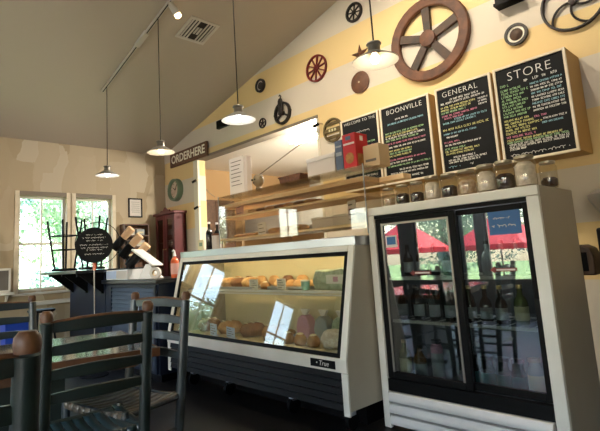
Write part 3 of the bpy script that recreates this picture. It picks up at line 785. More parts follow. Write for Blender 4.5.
MB().bx(a+.01, b_-.01, 2.948, 2.95, zt-.13, zt-.1).build('printed_band', 'label_grey', t); MB().bx(a+.01, b_-.01, 2.948, 2.95, zt-.06, zt-.045).build('printed_band', 'label_grey', t)
t, a, b_, zt = carton('red_carton', 'bright red carton with round cookie picture, tallest on bread cabinet', 344, 357, 133, 2.93, 3.09, 'box_red')
mx = (a+b_)/2
MB().lathe([(0, 0), (.045, 0), (.045, .002), (0, .002)], 18, Matrix.Translation((mx, 2.93, ZA+.09)) @ Matrix.Rotation(R(90), 4, 'X') @ Matrix.Diagonal((.95, 1, 1, 1))).build('printed_cookie', 'cookie', t)
MB().bx(mx-.03, mx+.02, 2.928, 2.93, zt-.05, zt-.02).build('printed_logo', 'box_blue', t)
MB().bx(mx-.055, mx+.055, 2.928, 2.93, zt-.09, zt-.075).build('printed_band', 'paper', t)
MB().bx(b_, b_+.0015, 2.95, 3.07, ZA+.03, ZA+.12).build('side_print', 'cookie', t)
MB().bx(b_, b_+.0015, 2.99, 3.03, zt-.06, zt-.02).build('side_print', 'paper', t)
t, a, b_, zt = carton('tan_box', 'tan cardboard box right of the red carton', 364, 380, 144, 3.0, 3.14, 'box_tan')
MB().bx(a+.02, b_-.03, 2.998, 3.0, ZA+.04, ZA+.06).build('printed_band', 'print_grey', t)

# things standing on the worktop left of the bread cabinet
xx = onY(201, 240, 2.9).x
ct = thing('counter_card', 'cream upright card at left end of the worktop', 'card', (xx, 2.9, ZW))
MB().bx(xx-.06, xx+.05, 2.895, 2.902, ZW, ZW+.12).build('card_face', 'label_cream', ct); MB().bx(xx-.03, xx+.03, 2.893, 2.895, ZW+.05, ZW+.09).build('printed_lines', 'clock_green', ct)
for i, (u, h_) in enumerate(((206, .33), (214, .31))):
    xx = onY(u, 225, 3.0).x
    tb = bottle('syrup_bottle', ['dark glass pump bottle nearest the opening jamb', 'dark glass bottle beside the white canister'][i], 'bottle', .04, h_, .014, .08, .05, 'bottle_black', 'plastic_white', 'label_grey' if i else None, 'dark bottles on the worktop')
    tb.location = (xx-.06, 3.08, ZW)
xx = onY(219, 238, 2.92).x
cn = thing('canister', 'white canister with brown side left of bread cabinet', 'canister', (xx-.09, 2.95, ZW))
MB().lathe([(0, 0), (.05, 0), (.05, .15), (0, .15)], 16).build('body', 'box_white', cn, local=True)
MB().lathe([(.0, .15), (.052, .15), (.052, .17), (0, .172)], 16).build('lid', 'wicker', cn, local=True)

# ------------------------------------------------------------------ order counter
CZ_ = 1.07
oc = thing('order_counter', 'dark navy order counter with louvred front panel and black top', 'counter', (-5.4, 2.8, 0))
MB().bx(-6.08, -4.68, 2.49, 3.1, .08, CZ_-.045).build('body', 'navy', oc)
MB().bx(-6.06, -4.72, 2.53, 3.06, 0, .08).build('plinth', 'black_gasket', oc)
MB().bx(-6.1, -4.64, 2.44, 3.12, CZ_-.045, CZ_).build('counter_slab', 'counter_top', oc, bevel=.006)
lx0, lx1, lz0, lz1 = -5.86, -4.76, .12, .98
for a in ((lx0-.05, lx0, lz0-.03, lz1+.03), (lx1, lx1+.05, lz0-.03, lz1+.03), (lx0, lx1, lz1, lz1+.03), (lx0, lx1, lz0-.03, lz0)):
    MB().bx(a[0], a[1], 2.465, 2.489, a[2], a[3]).build('louvre_frame', 'navy', oc)
nl = 18
for i in range(nl):
    z = lz0+(lz1-lz0)*i/nl; hh = (lz1-lz0)/nl
    MB().prism([(2.466, z+.002), (2.482, z+hh-.002), (2.488, z+hh-.002), (2.476, z+.002)], lx1-lx0, YZ(lx0)).build('louvre_slat', 'navy', oc)
pq = onY(137, 309, 2.46)
MB().bx(pq.x-.04, pq.x+.04, 2.458, 2.464, pq.z-.05, pq.z+.05).build('notice', 'paper_blue', oc)
br = thing('bar_counter', 'tall navy bar with black ledge on angled brackets by the windows', 'bar', (-6.75, 2.7, 0))
MB().bx(-7.42, -6.12, 2.5, 3.0, 0, 1.17).build('body', 'navy', br)
MB().bx(-7.5, -6.1, 2.12, 3.02, 1.172, 1.212).build('ledge', 'counter_top', br, bevel=.006)
for x in (-7.3, -6.75, -6.2):
    MB().prism([(2.16, 1.172), (2.5, 1.172), (2.5, .9), (2.47, .9), (2.47, .92), (2.2, 1.14), (2.16, 1.14)], .03, YZ(x)).build('bracket', 'black_metal', br)

def stool(name, label, seat_h=.72, splay=.1):
    t = thing(name, label, 'stool', (0, 0, 0), 0, 'black bar stools')
    MB().lathe([(0, seat_h-.035), (.16, seat_h-.035), (.175, seat_h-.02), (.17, seat_h), (0, seat_h+.003)], 18).build('seat', 'black_metal', t, local=True)
    cs_ = []
    for a in range(4):
        an = R(45+90*a); d = Vector((math.cos(an), math.sin(an), 0))
        MB().tube([d*(.13+splay)+Vector((0, 0, .0)), d*.13+Vector((0, 0, seat_h-.036))], .014, 8).build('leg', 'black_metal', t, local=True)
        cs_.append(d)
    for zf in (.22, .42):
        for a in range(4):
            k = .13+splay*(1-zf/seat_h)
            MB().tube([cs_[a]*k+Vector((0, 0, zf)), cs_[(a+1) % 4]*k+Vector((0, 0, zf))], .009, 6).build('rung', 'black_metal', t, local=True)
    return t
st = stool('bar_stool', 'upturned black stool on the bar ledge in front of the left window')
def flip(o, x, y, z, rz): o.rotation_euler = (R(180), 0, rz); o.location = (x, y, z)
flip(st, -7.12, 2.32, 1.213+.724, R(20))
s2 = dup(st, (0, 0, 0), 0, 'upturned black stool on the bar behind the round sign'); flip(s2, -6.62, 2.52, 1.213+.724, R(50))
s3 = dup(st, (-7.05, 2.0, 0), R(10), 'black stool standing upright on the floor under the bar ledge')
pz = onY(60, 300, 2.0)
# round sign on a pole
rs = thing('round_sign', 'black round chalk sign in a wire hoop on a thin pole', 'sign', (-5.66, 2.2, 0), 0)
sgc = onY(94.3, 245, 2.2)
dirc = Vector((-sgc.x, -sgc.y, 0)).normalized(); az = math.atan2(dirc.y, dirc.x)
rs.location = (sgc.x, sgc.y, 0); rs.rotation_euler = (0, 0, az+R(90))     # local -y looks at the room
zc = sgc.z
MB().lathe([(0, 0), (.212, 0), (.212, .014), (0, .014)], 32, Matrix.Translation((0, .007, zc)) @ Matrix.Rotation(R(90), 4, 'X')).build('disc', 'chalkboard', rs, local=True)
MB().tube([(.04+.255*math.cos(2*math.pi*k/32), .02, zc+.02+.255*math.sin(2*math.pi*k/32)) for k in range(32)], .005, 6, closed=True).build('hoop', 'black_metal', rs, local=True)
MB().tube([(.0, .02, .015), (0, .02, zc-.2)], .007, 8).build('pole', 'enamel_grey', rs, local=True)
MB().lathe([(0, 0), (.16, 0), (.16, .012), (.02, .02), (0, .02)], 20).build('foot', 'black_metal', rs, local=True)
MB().tube([(0, .02, zc-.3), (0, .02, zc-.2)], .018, 8).build('clamp', 'sanitizer', rs, local=True)
wr = MB(); rr = random.Random(11)
for k, (zz, wd) in enumerate(((.11, .18), (.075, .26), (.04, .18), (-.01, .32), (-.045, .3), (-.07, .18), (-.12, .22))):
    scribble(wr, -wd/2, zc+zz, wd, .022, -.0085, rr, .0035, True)
wr.build('chalk_writing', 'chalk_white', rs, smooth=False, local=True)['kind'] = 'stuff'

# things on the order counter
bxw = thing('cash_drawer', 'flat white box with pale blue front at left of order counter', 'box', (-5.72, 2.72, CZ_))
MB().bx(-6.09, -5.45, 2.5, 2.86, CZ_, CZ_+.12).build('body', 'plastic_white', bxw, bevel=.005)
MB().bx(-6.08, -5.78, 2.497, 2.5, CZ_+.012, CZ_+.108).build('front_panel', 'paper_blue', bxw)
MB().bx(-5.77, -5.46, 2.497, 2.5, CZ_+.012, CZ_+.108).build('front_panel', 'box_white', bxw)
tp = thing('tablet_register', 'white tilted tablet register on a sloped stand', 'register', (-5.2, 2.66, CZ_))
MB().prism([(-.14, 0), (.14, 0), (.1, .05), (.02, .17), (-.03, .17), (-.1, .03)], .16, Matrix(((.7, 0, .7, -.06), (.7, 0, -.7, .06), (0, 1, 0, 0), (0, 0, 0, 1)))).build('stand', 'plastic_white', tp, bevel=.006, local=True)
Mt = Matrix.Translation((-.06, 0, .25)) @ Matrix.Rotation(R(35), 4, 'Z') @ Matrix.Rotation(R(36), 4, 'Y')
MB().box((0, 0, 0), (.34, .26, .022), Mt).build('tablet', 'plastic_white', tp, bevel=.008, local=True)
MB().box((0, 0, -.012), (.3, .22, .002), Mt).build('screen', 'black_gasket', tp, local=True)
cd = thing('cup_dispenser', 'black tilted rack holding three stacks of cream paper cups', 'cup dispenser', (-5.75, 2.68, CZ_+.121))
ax = (RT*.66+Vector((0, 0, .75))).normalized(); side = Vector((RT.x, RT.y, 0)).normalized(); pv = Vector((-side.y, side.x, 0))
bots = []
for i, (u_, v_) in enumerate(((132, 228), (140.5, 235), (147.5, 244))):
    tp_ = onY(u_, v_, 2.8)-cd.location; bt = tp_-ax*.36; bots.append(bt)
    hb = MB().tube([bt, bt+ax*.19], .056, 14).build('holder_tube', 'black_metal', cd, local=True)
    MB().tube([bt+ax*.19, bt+ax*.22, bt+ax*.27, bt+ax*.35, bt+ax*.36], [.046, .048, .051, .056, .045], 16).build('cup_stack', 'cup_cream', cd, local=True)
    MB().tube([bt+ax*.1, Vector((bt.x+ax.x*.1, bt.y+ax.y*.1, .012))], .014, 8).build('support_post', 'black_metal', cd, local=True)
bx_ = [b.x+ax.x*.1 for b in bots]; by_ = [b.y+ax.y*.1 for b in bots]
MB().bx(min(bx_)-.03, max(bx_)+.06, min(by_)-.06, max(by_)+.06, 0, .012).build('base_plate', 'black_metal', cd, local=True)
c0, c1 = bots[0]+ax*.05, bots[2]+ax*.05
MB().tube([c0+pv*.04, c1+pv*.04], .03, 8).build('cross_bar', 'black_metal', cd, local=True)
xx = onY(175, 262, 2.62)
sb = thing('sanitizer_bottle', 'clear orange-labelled hand sanitizer pump bottle by the display case', 'bottle', (-4.78, 2.75, CZ_))
MB().lathe([(0, 0), (.042, 0), (.045, .01), (.045, .19), (.03, .215), (.016, .225), (.016, .24), (0, .24)], 16).build('body', 'sanitizer', sb, local=True)
MB().lathe([(.0455, .04), (.0465, .04), (.0465, .16), (.0455, .16)], 16).build('paper_label', 'paper_pink', sb, local=True)
MB().tube([(0, 0, .24), (0, 0, .3), (-.02, 0, .305), (-.05, 0, .295)], [.02, .008, .012, .006], 8).build('pump', 'plastic_white', sb, local=True)
tr = thing('tape_roll', 'clear roll of tape standing on the order counter', 'tape', (-4.95, 2.6, CZ_))
MB().lathe([(.035, -.02), (.065, -.02), (.065, .02), (.035, .02)], 20, Matrix.Translation((0, 0, .066)) @ Matrix.Rotation(R(35), 4, 'Z') @ Matrix.Rotation(R(90), 4, 'X'), closed=True).build('tape', 'paper', tr, local=True)
MB().lathe([(.028, -.018), (.034, -.018), (.034, .018), (.028, .018)], 20, Matrix.Translation((0, 0, .066)) @ Matrix.Rotation(R(35), 4, 'Z') @ Matrix.Rotation(R(90), 4, 'X'), closed=True).build('core', 'box_tan', tr, local=True)
bxb = thing('cardboard_box', 'small brown cardboard box behind the tape roll', 'box', (-4.9, 2.98, CZ_))
MB().bx(-.12, .1, -.08, .08, 0, .17).build('carton', 'box_tan', bxb, bevel=.003, local=True)
MB().bx(-.015, .015, -.0815, .0815, 0.01, .1715).build('tape_strip', 'label_cream', bxb, local=True)

# ------------------------------------------------------------------ red cabinet, clock, certificate, shelf rack
rc = thing('red_cabinet', 'dark red wooden hutch with two glazed doors in the corner', 'cabinet', (-7.24, 4.13, 0))
cx0, cx1, cy0, cy1, ct_ = -7.67, -7.02, 4.05, 4.275, 2.08
b = MB(); b.bx(cx0, cx0+.03, cy0+.02, cy1, 0, ct_).bx(cx1-.03, cx1, cy0+.02, cy1, 0, ct_).bx(cx0, cx1, cy1-.02, cy1, 0, ct_).bx(cx0+.03, cx1-.03, cy0+.02, cy1-.02, 0, .06).bx(cx0+.03, cx1-.03, cy0+.02, cy1-.02, ct_-.03, ct_)
b.build('carcass', 'cabinet_red', rc)
MB().bx(cx0-.04, cx1+.04, cy0-.03, cy1+.003, ct_+.001, ct_+.045).build('cornice', 'cabinet_red', rc, bevel=.008)
MB().prism([(cx0+.16, ct_+.046), (cx1-.16, ct_+.046), (cx1-.18, ct_+.08), (cx1-.24, ct_+.075), (-7.345, ct_+.13), (cx0+.26, ct_+.075), (cx0+.2, ct_+.08)], .03, XZ(cy0)).build('crest', 'cabinet_red', rc)
for z in (.5, .95, 1.25, 1.6): MB().bx(cx0+.03, cx1-.03, cy0+.03, cy1-.02, z, z+.015).build('shelf', 'cabinet_red', rc)
mid = (cx0+cx1)/2
for a, b_ in ((cx0, mid-.003), (mid+.003, cx1)):
    for z0, z1_ in ((.02, .85), (.9, ct_-.01)):
        d = MB(); t_ = .07
        d.bx(a, a+t_, cy0, cy0+.02, z0, z1_).bx(b_-t_, b_, cy0, cy0+.02, z0, z1_).bx(a+t_, b_-t_, cy0, cy0+.02, z0, z0+t_).bx(a+t_, b_-t_, cy0, cy0+.02, z1_-t_, z1_)
        dr = d.build('door', 'cabinet_red', rc, bevel=.004)
        MB().bx(a+t_, b_-t_, cy0+.008, cy0+.012, z0+t_, z1_-t_).build('pane', 'acrylic' if z0 > .5 else 'cabinet_red', dr, smooth=False)
        MB().sphere(((b_-.035) if a == cx0 else (a+.035), cy0-.012, (z0+z1_)/2), .013, 8).build('knob', 'cap_gold', dr)
MB().bx(cx0+.08, mid-.08, cy0+.08, cy0+.15, 1.266, 1.5).build('folded_linen', 'label_grey', rc)
MB().bx(mid+.08, cx1-.1, cy0+.08, cy0+.15, 1.266, 1.45).build('folded_linen', 'box_white', rc)
pc = onY(175.5, 190, WY-.04)
ck = thing('wall_clock', 'round green-rimmed wall clock above the red cabinet', 'clock', (pc.x, WY-.001, pc.z))
RX90 = Matrix.Rotation(R(90), 4, 'X')
MB().lathe([(.155, 0), (.2, 0), (.205, .03), (.195, .09), (.17, .1), (.155, .07)], 28, RX90, closed=True).build('rim', 'clock_green', ck, local=True)
MB().lathe([(0, .0), (.156, .0), (.156, .04), (0, .04)], 28, RX90).build('dial', 'clock_face', ck, local=True)
for an, L in ((R(60), .11), (R(150), .075)):
    MB().tube([(0, -.045, 0), (math.cos(an)*L, -.045, math.sin(an)*L)], .006, 6).build('hand', 'iron', ck, local=True)
for k in range(12):
    an = R(30*k); MB().box((.13*math.cos(an), -.042, .13*math.sin(an)), (.012, .004, .012)).build('hour_mark', 'iron', ck, local=True)
a = onX(128.5, 198, WX+.02); b_ = onX(142.5, 217.5, WX+.02)
cf = thing('framed_certificate', 'black-framed certificate on plaster wall above the shelf rack', 'picture', (WX+.001, (a.y+b_.y)/2, b_.z))
t_ = .022
for y0, y1, z0, z1_ in ((a.y, a.y+t_, b_.z, a.z), (b_.y-t_, b_.y, b_.z, a.z), (a.y+t_, b_.y-t_, b_.z, b_.z+t_), (a.y+t_, b_.y-t_, a.z-t_, a.z)):
    MB().bx(WX+.002, WX+.022, y0, y1, z0, z1_).build('frame', 'black_metal', cf)
MB().bx(WX+.002, WX+.012, a.y+t_, b_.y-t_, b_.z+t_, a.z-t_).build('sheet', 'paper', cf)
pm = MB()
for k in range(6): pm.bx(WX+.012, WX+.0128, a.y+.05+.01*(k % 2), b_.y-.05, a.z-.07-k*.035, a.z-.064-k*.035)
pm.build('printed_lines', 'print_grey', cf)
# wooden rack
a = onX(122, 224, WX+.13); b_ = onX(150, 262, WX+.13)
rk = thing('shelf_rack', 'brown wooden cubby rack with dark goods under the certificate', 'shelf', (WX+.1, (a.y+b_.y)/2, b_.z-.4))
y0, y1, zt, zb = a.y+.02, b_.y-.02, a.z, b_.z-.5
for yy in (y0, y1-.02): MB().bx(WX+.003, WX+.16, yy, yy+.02, zb, zt).build('side', 'dark_wood', rk)
nsh = 7
for k in range(nsh):
    z = zb+(zt-zb-.02)*k/(nsh-1); MB().bx(WX+.003, WX+.16, y0+.02, y1-.02, z, z+.02).build('shelf', 'dark_wood' if k < nsh-1 else 'worn_wood', rk)
MB().bx(WX+.002, WX+.008, y0+.02, y1-.02, zb+.02, zt-.02).build('back', 'worn_wood', rk)
for k in range(3, nsh-1):
    z = zb+(zt-zb-.02)*k/(nsh-1)+.0205
    for j in range(2):
        yy = y0+.06+j*(y1-y0-.1)/2
        o = thing('boxed_goods', '%s packet on the %s side, %s row of the cubby rack' % (['black', 'pale', 'grey', 'brown'][(k+j) % 4], ['left', 'right'][j], ['lower', 'middle', 'top'][k-3]), 'packet', (WX+.09, yy+.07, z), 0, 'packets on the cubby rack')
        MB().bx(-.05, .05, -.07, .07, 0, .1).build('pack', ['bottle_black', 'box_white', 'label_grey', 'wicker'][(k+j) % 4], o, local=True)
        MB().bx(.05, .051, -.05, .05, .03, .06).build('pack_label', 'label_cream', o, local=True)
# left edge: framed panel on a ledge, blue bin
a = onX(-6, 269, WX+.1); b_ = onX(10.5, 292, WX+.1)
fp = thing('framed_picture', 'grey framed panel standing on a ledge left of the window', 'picture', (WX+.1, (a.y+b_.y)/2, b_.z))
MB().bx(WX+.08, WX+.1, a.y, b_.y, b_.z, a.z).build('frame', 'white_paint', fp, bevel=.004)
MB().bx(WX+.1, WX+.104, a.y+.03, b_.y-.03, b_.z+.03, a.z-.03).build('panel', 'print_grey', fp)
ld = thing('wall_ledge', 'pale ledge under the grey framed panel', 'shelf', (WX+.1, (a.y+b_.y)/2, b_.z-.05))
MB().bx(WX+.002, WX+.2, a.y-.2, b_.y+.03, b_.z-.04, b_.z-.001).build('board', 'white_paint', ld, bevel=.005)
for yy in (a.y-.1, b_.y-.05): MB().prism([(WX+.002, b_.z-.04), (WX+.15, b_.z-.04), (WX+.002, b_.z-.18)], .02, XZ(yy)).build('bracket', 'white_paint', ld)
pb = onX(15, 322, -6.9)
bb_ = thing('blue_bin', 'bright blue plastic bin by the window wall behind chairs', 'bin', (-6.9, pb.y, 0))
MB().lathe([(0, 0), (.17, 0), (.2, .6), (.215, .6), (.215, .64), (.19, .64), (.16, .03), (0, .03)], 4, Matrix.Rotation(R(45), 4, 'Z')).build('tub', 'blue_bin', bb_, bevel=.01, local=True)
MB().box((.155, 0, .5), (.02, .12, .02)).build('grip', 'blue_bin', bb_, local=True)

# ------------------------------------------------------------------ chairs and table
def chair(name, label, paint='chair_paint', seatmat='hide_strip', W_=.43, Hc=1.055, pr=.0265, sh=.505):
    t = thing(name, label, 'chair', (0, 0, 0), 0, 'ladder-back chairs')
    hw = W_/2; FR = .165
    def yb(z): return -.2-.08*max(0, z-.3)/.75
    for s_ in (-1, 1):
        po = MB().tube([(hw*s_, -.185, 0), (hw*s_, -.2, .3), (hw*s_, yb(.7), .7), (hw*s_, yb(Hc-.05), Hc-.05)], [pr*.85, pr, pr, pr*.95], 14).build('back_post', paint, t, local=True)
        y_ = yb(Hc)
        MB().lathe([(0, Hc-.046), (pr*.9, Hc-.045), (pr*.99, Hc-.03), (pr*.93, Hc-.012), (pr*.6, Hc-.001), (0, Hc)], 14, Matrix.Translation((hw*s_, y_, 0))).build('finial', 'worn_wood', po, local=True)
        MB().tube([((hw+.03)*s_, FR, 0), ((hw+.03)*s_, FR, sh-.03), ((hw+.03)*s_, FR, sh+.012)], [pr*.8, pr*.85, pr*.6], 12).build('front_leg', paint, t, local=True)
        for z in (.17, .33): MB().tube([(hw*s_, -.19, z), ((hw+.03)*s_, FR, z)], .012, 8).build('side_rung', paint, t, local=True)
    for z in (.2, .36): MB().tube([(-hw-.03, FR, z), (hw+.03, FR, z)], .012, 8).build('front_rung', paint, t, local=True)
    MB().tube([(-hw, -.19, .25), (hw, -.19, .25)], .012, 8).build('back_rung', paint, t, local=True)
    for k, z in enumerate((.70, .795, .89, .985)):
        n = 9; vs = []; fs = []
        hgt = .019 if k < 3 else .02
        for i in range(n):
            f = i/(n-1); x = -hw+pr*.6+(W_-pr*1.2)*f; bow = -.028*math.sin(math.pi*f); up = .012*math.sin(math.pi*f)
            yy = yb(z)+bow
            vs += [(x, yy-.008, z-hgt), (x, yy+.008, z-hgt), (x, yy+.008, z+hgt+up), (x, yy-.008, z+hgt+up)]
        for i in range(n-1):
            for j in range(4): fs.append((i*4+j, i*4+(j+1) % 4, (i+1)*4+(j+1) % 4, (i+1)*4+j))
        fs += [(0, 1, 2, 3), ((n-1)*4+3, (n-1)*4+2, (n-1)*4+1, (n-1)*4)]
        MB().add(vs, fs).build('slat', paint, t, local=True, bevel=.004)
        if k == 3:
            vs2 = [(v[0], v[1]*1.0, v[2]+.0) for v in vs]
            top = MB(); top.tube([((vs[i*4+2][0]), (vs[i*4+2][1]+vs[i*4+3][1])/2, vs[i*4+2][2]) for i in range(n)], .0085, 6)
            top.build('worn_edge', 'worn_wood', t, local=True)
    # seat: frame rails + wrapped strips
    se = MB()
    se.tube([(-hw, -.2, sh-.015), (hw, -.2, sh-.015)], .014, 8); se.tube([(-hw-.03, FR, sh-.015), (hw+.03, FR, sh-.015)], .014, 8)
    se.tube([(-hw, -.2, sh-.015), (-hw-.03, FR, sh-.015)], .014, 8); se.tube([(hw, -.2, sh-.015), (hw+.03, FR, sh-.015)], .014, 8)
    so = se.build('seat', paint, t, local=True)
    ns_ = 10
    for i in range(ns_):
        f0, f1 = i/ns_+.006, (i+1)/ns_-.006; vs = []; m_ = 9
        prof_ = []
        for j in range(m_):
            g_ = j/(m_-1); y_ = -.215+.395*g_; z_ = sh+.004-.022*math.sin(math.pi*g_)
            prof_.append((y_, z_))
        prof_ = [(-.217, sh-.03)]+prof_+[(.182, sh-.03)]
        for y_, z_ in prof_:
            hwid = (hw+.03*(y_+.2)/.365)+.012
            for f in (f0, f1):
                x = -hwid+2*hwid*f; dz = -.012*math.sin(math.pi*f)
                vs.append((x, y_, z_+dz))
        fs = [(2*j, 2*j+1, 2*j+3, 2*j+2) for j in range(len(prof_)-1)]
        so2 = MB().add(vs, fs).build('seat_strip', seatmat, so, local=True)
        md = so2.modifiers.new('thick', 'SOLIDIFY'); md.thickness = .004; md.offset = 0
    return t
def place(o, tops, facing):
    f = Vector(facing).normalized(); o.location = (tops[0]+f.x*.28, tops[1]+f.y*.28, 0)
    o.rotation_euler = (0, 0, math.atan2(-f.x, f.y))
cA = chair('ladder_back_chair', 'dark green ladder-back chair seen from behind, centre of the foreground')
place(cA, (-2.085, .83), (-.995, .06))
cC = chair('ladder_back_chair', 'blue-grey ladder-back chair at the table end facing the camera', 'chair_paint_grey', 'hide_tan', W_=.47)
place(cC, (-2.68, 1.43), (.2, -.98))
cD = dup(cC, (0, 0, 0), 0, 'ladder-back chair on the far side of the table, cut by left edge'); place(cD, (-3.75, .77), (1, .06))
cB = dup(cA, (0, 0, 0), 0, 'nearest ladder-back chair, worn post filling the lower left corner'); place(cB, (-1.2, .066), (-.98, .1))
cB.scale = (1.1, 1.1, 1.032)
tb = thing('dining_table', 'dark glossy-topped dining table with brown wooden edge', 'table', (-3.135, .554, 0), R(-11.5))
TX0, TX1, TY0, TY1 = -.46, .46, -.875, .875
MB().bx(TX0, TX1, TY0, TY1, .735, .762).build('table_top', 'table_top', tb, bevel=.004, local=True)
for a in ((TX0-.012, TX0, TY0-.012, TY1+.012), (TX1, TX1+.012, TY0-.012, TY1+.012), (TX0, TX1, TY0-.012, TY0), (TX0, TX1, TY1, TY1+.012)):
    MB().bx(*a, .715, .7615).build('edge_band', 'table_edge', tb, local=True)
for a in ((TX0+.08, TX0+.1, TY0+.1, TY1-.1), (TX1-.1, TX1-.08, TY0+.1, TY1-.1), (TX0+.1, TX1-.1, TY0+.08, TY0+.1), (TX0+.1, TX1-.1, TY1-.1, TY1-.08)):
    MB().bx(*a, .66, .735).build('apron', 'table_edge', tb, local=True)
MB().box((0, 0, .35), (.09, .9, .62)).build('trestle_board', 'chair_paint', tb, bevel=.004, local=True)
for y in (-.45, .45): MB().box((0, y, .02), (.6, .07, .04)).build('trestle_foot', 'chair_paint', tb, bevel=.004, local=True)

# ------------------------------------------------------------------ chalkboards
BF = 3.97
def board(title, label, u0, u1, ztop, zbot, seed, lines, tsize):
    x0 = onY(u0, 110, BF).x; x1 = onY(u1, 110, BF).x
    return x0, x1
def chalk(title, label, x0, x1, zt, zb, lines, tsize, seed, tx=.5):
    t = thing('menu_chalkboard', label, 'chalkboard', ((x0+x1)/2, BF, zb), 0, 'menu chalkboards on the striped wall')
    fwid = .021
    MB().bx(x0, x1, BF+.012, WY-.002, zb+.01, zt-.004).build('backing_box', 'board_box', t)
    MB().bx(x0+fwid, x1-fwid, BF+.002, BF+.01, zb+fwid, zt-fwid).build('slate', 'chalkboard', t)
    for a in ((x0, x0+fwid, zb, zt), (x1-fwid, x1, zb, zt), (x0+fwid, x1-fwid, zb, zb+fwid), (x0+fwid, x1-fwid, zt-fwid, zt)):
        MB().bx(a[0], a[1], BF-.008, BF+.012, a[2], a[3]).build('frame', 'board_frame', t, bevel=.003)
    text('title', title, tsize, 'chalk_white', t, FACE(x0+(x1-x0)*tx, BF+.0012, zt-fwid-tsize*.75), spacing=1.12, offset=-.018*tsize)
    rr = random.Random(seed); mbs = {}
    for (f, a, b_, h_, colr) in lines:
        mbx = mbs.setdefault(colr, MB()); ww = x1-x0-2*fwid; xs = x0+fwid
        scribble(mbx, xs+ww*a, zt-fwid-(zt-zb-2*fwid)*f, ww*(b_-a), h_*.95, BF+.0005, rr, .0034)
    for colr, mbx in mbs.items(): mbx.build('chalk_writing', colr, t, smooth=False)['kind'] = 'stuff'
    return t
ZT1, ZB1 = 2.685, 1.875
xs = [onY(u, 110, BF).x for u in (343,)]
sx0, sx1 = -1.555, -1.004
gx0, gx1 = -2.095, -1.578
bx0, bx1 = onY(381, 130, BF).x, onY(432, 130, BF).x
wx0, wx1 = onY(341, 130, BF).x, onY(379.5, 130, BF).x
bx1 = min(bx1, gx0-.02); wx1 = min(wx1, bx0-.015)
Gn, Yl, Pk, Wh, Bl = 'chalk_green', 'chalk_yellow', 'chalk_pink', 'chalk_white', 'chalk_blue'
L = [(.2, .05, .2, .022, Gn)]+[(.2, .42+.13*k, .5+.13*k, .022, Wh) for k in range(4)]
for i in range(9): L += [(.25+.036*i, .05, .36+.05*((i*5) % 3), .018, Gn), (.25+.036*i, .5, .95, .016, Wh if i % 3 else Bl)]
for i in range(5): L += [(.585+.035*i, .05, .42+.1*(i % 3), .018, Yl)]
L += [(.60, .5, .7, .015, Pk), (.64, .62, .95, .014, Wh), (.68, .6, .9, .014, Bl)]
L += [(.765, .05, .5, .018, Pk), (.80, .05, .85, .016, Yl), (.825, .05, .95, .016, Gn), (.85, .08, .95, .016, Wh), (.875, .08, .93, .016, Wh), (.9, .08, .35, .016, Wh), (.975, .08, .95, .03, Wh)]
chalk('STORE', 'menu chalkboard headed STORE, rightmost on its deep yellow box', sx0, sx1, ZT1, ZB1, L, .105, 1)
L = [(.155, .25, .8, .016, Wh), (.19, .06, .9, .018, Wh)]
for i in range(3): L += [(.235+.033*i, .05, .75-.1*i, .017, Yl if i < 2 else Gn), (.235+.033*i, .78, .95, .014, Wh)]
L += [(.34, .06, .75, .017, Pk), (.37, .1, .5, .015, Pk), (.40, .3, .92, .016, Bl), (.43, .06, .7, .016, Bl), (.51, .05, .93, .02, Yl), (.56, .05, .7, .015, Bl), (.60, .1, .35, .015, Wh), (.66, .05, .35, .016, Pk), (.695, .06, .75, .014, Wh), (.74, .05, .45, .018, Gn), (.77, .05, .72, .017, Yl), (.80, .06, .6, .015, Yl), (.85, .2, .62, .015, Wh), (.88, .1, .82, .015, Wh), (.905, .1, .7, .014, Wh), (.97, .08, .3, .03, Bl), (.98, .5, .62, .05, Wh)]
chalk('GENERAL', 'menu chalkboard headed GENERAL, second from the right', gx0, gx1, ZT1-.005, ZB1, L, .072, 2, .45)
L = [(.19, .3, .6, .016, Wh), (.24, .12, .9, .018, Bl)]
for i in range(4): L += [(.36+.032*i, .05, .9-.12*(i % 2), .017, [Gn, Yl, Wh, Gn][i])]
L += [(.50, .05, .9, .016, Pk), (.55, .05, .92, .016, Wh)]
for i in range(3): L += [(.60+.033*i, .06, .6, .017, [Yl, Gn, Yl][i])]
L += [(.72, .1, .9, .016, Pk), (.76, .1, .6, .016, Wh), (.8, .05, .95, .016, Gn), (.86, .3, .9, .016, Wh), (.9, .1, .9, .016, Wh), (.96, .3, .8, .02, Wh)]
chalk('BOONVILLE', 'menu chalkboard headed BOONVILLE, second from the left', bx0, bx1, ZT1-.01, ZB1, L, .07, 3)
L = [(.22, .4, .8, .03, Wh), (.3, .1, .4, .02, Gn), (.38, .1, .9, .016, Gn), (.44, .3, .9, .018, Pk), (.5, .3, .8, .02, Wh), (.56, .1, .9, .017, Wh), (.64, .1, .9, .017, Gn), (.7, .1, .9, .017, Wh), (.78, .1, .9, .017, Yl), (.85, .1, .9, .017, Wh), (.92, .1, .9, .017, Wh)]
chalk('WELCOME TO THE', 'menu chalkboard headed WELCOME TO THE, leftmost behind the red carton', wx0, wx1, ZT1-.015, ZB1, L, .044, 4, .5)

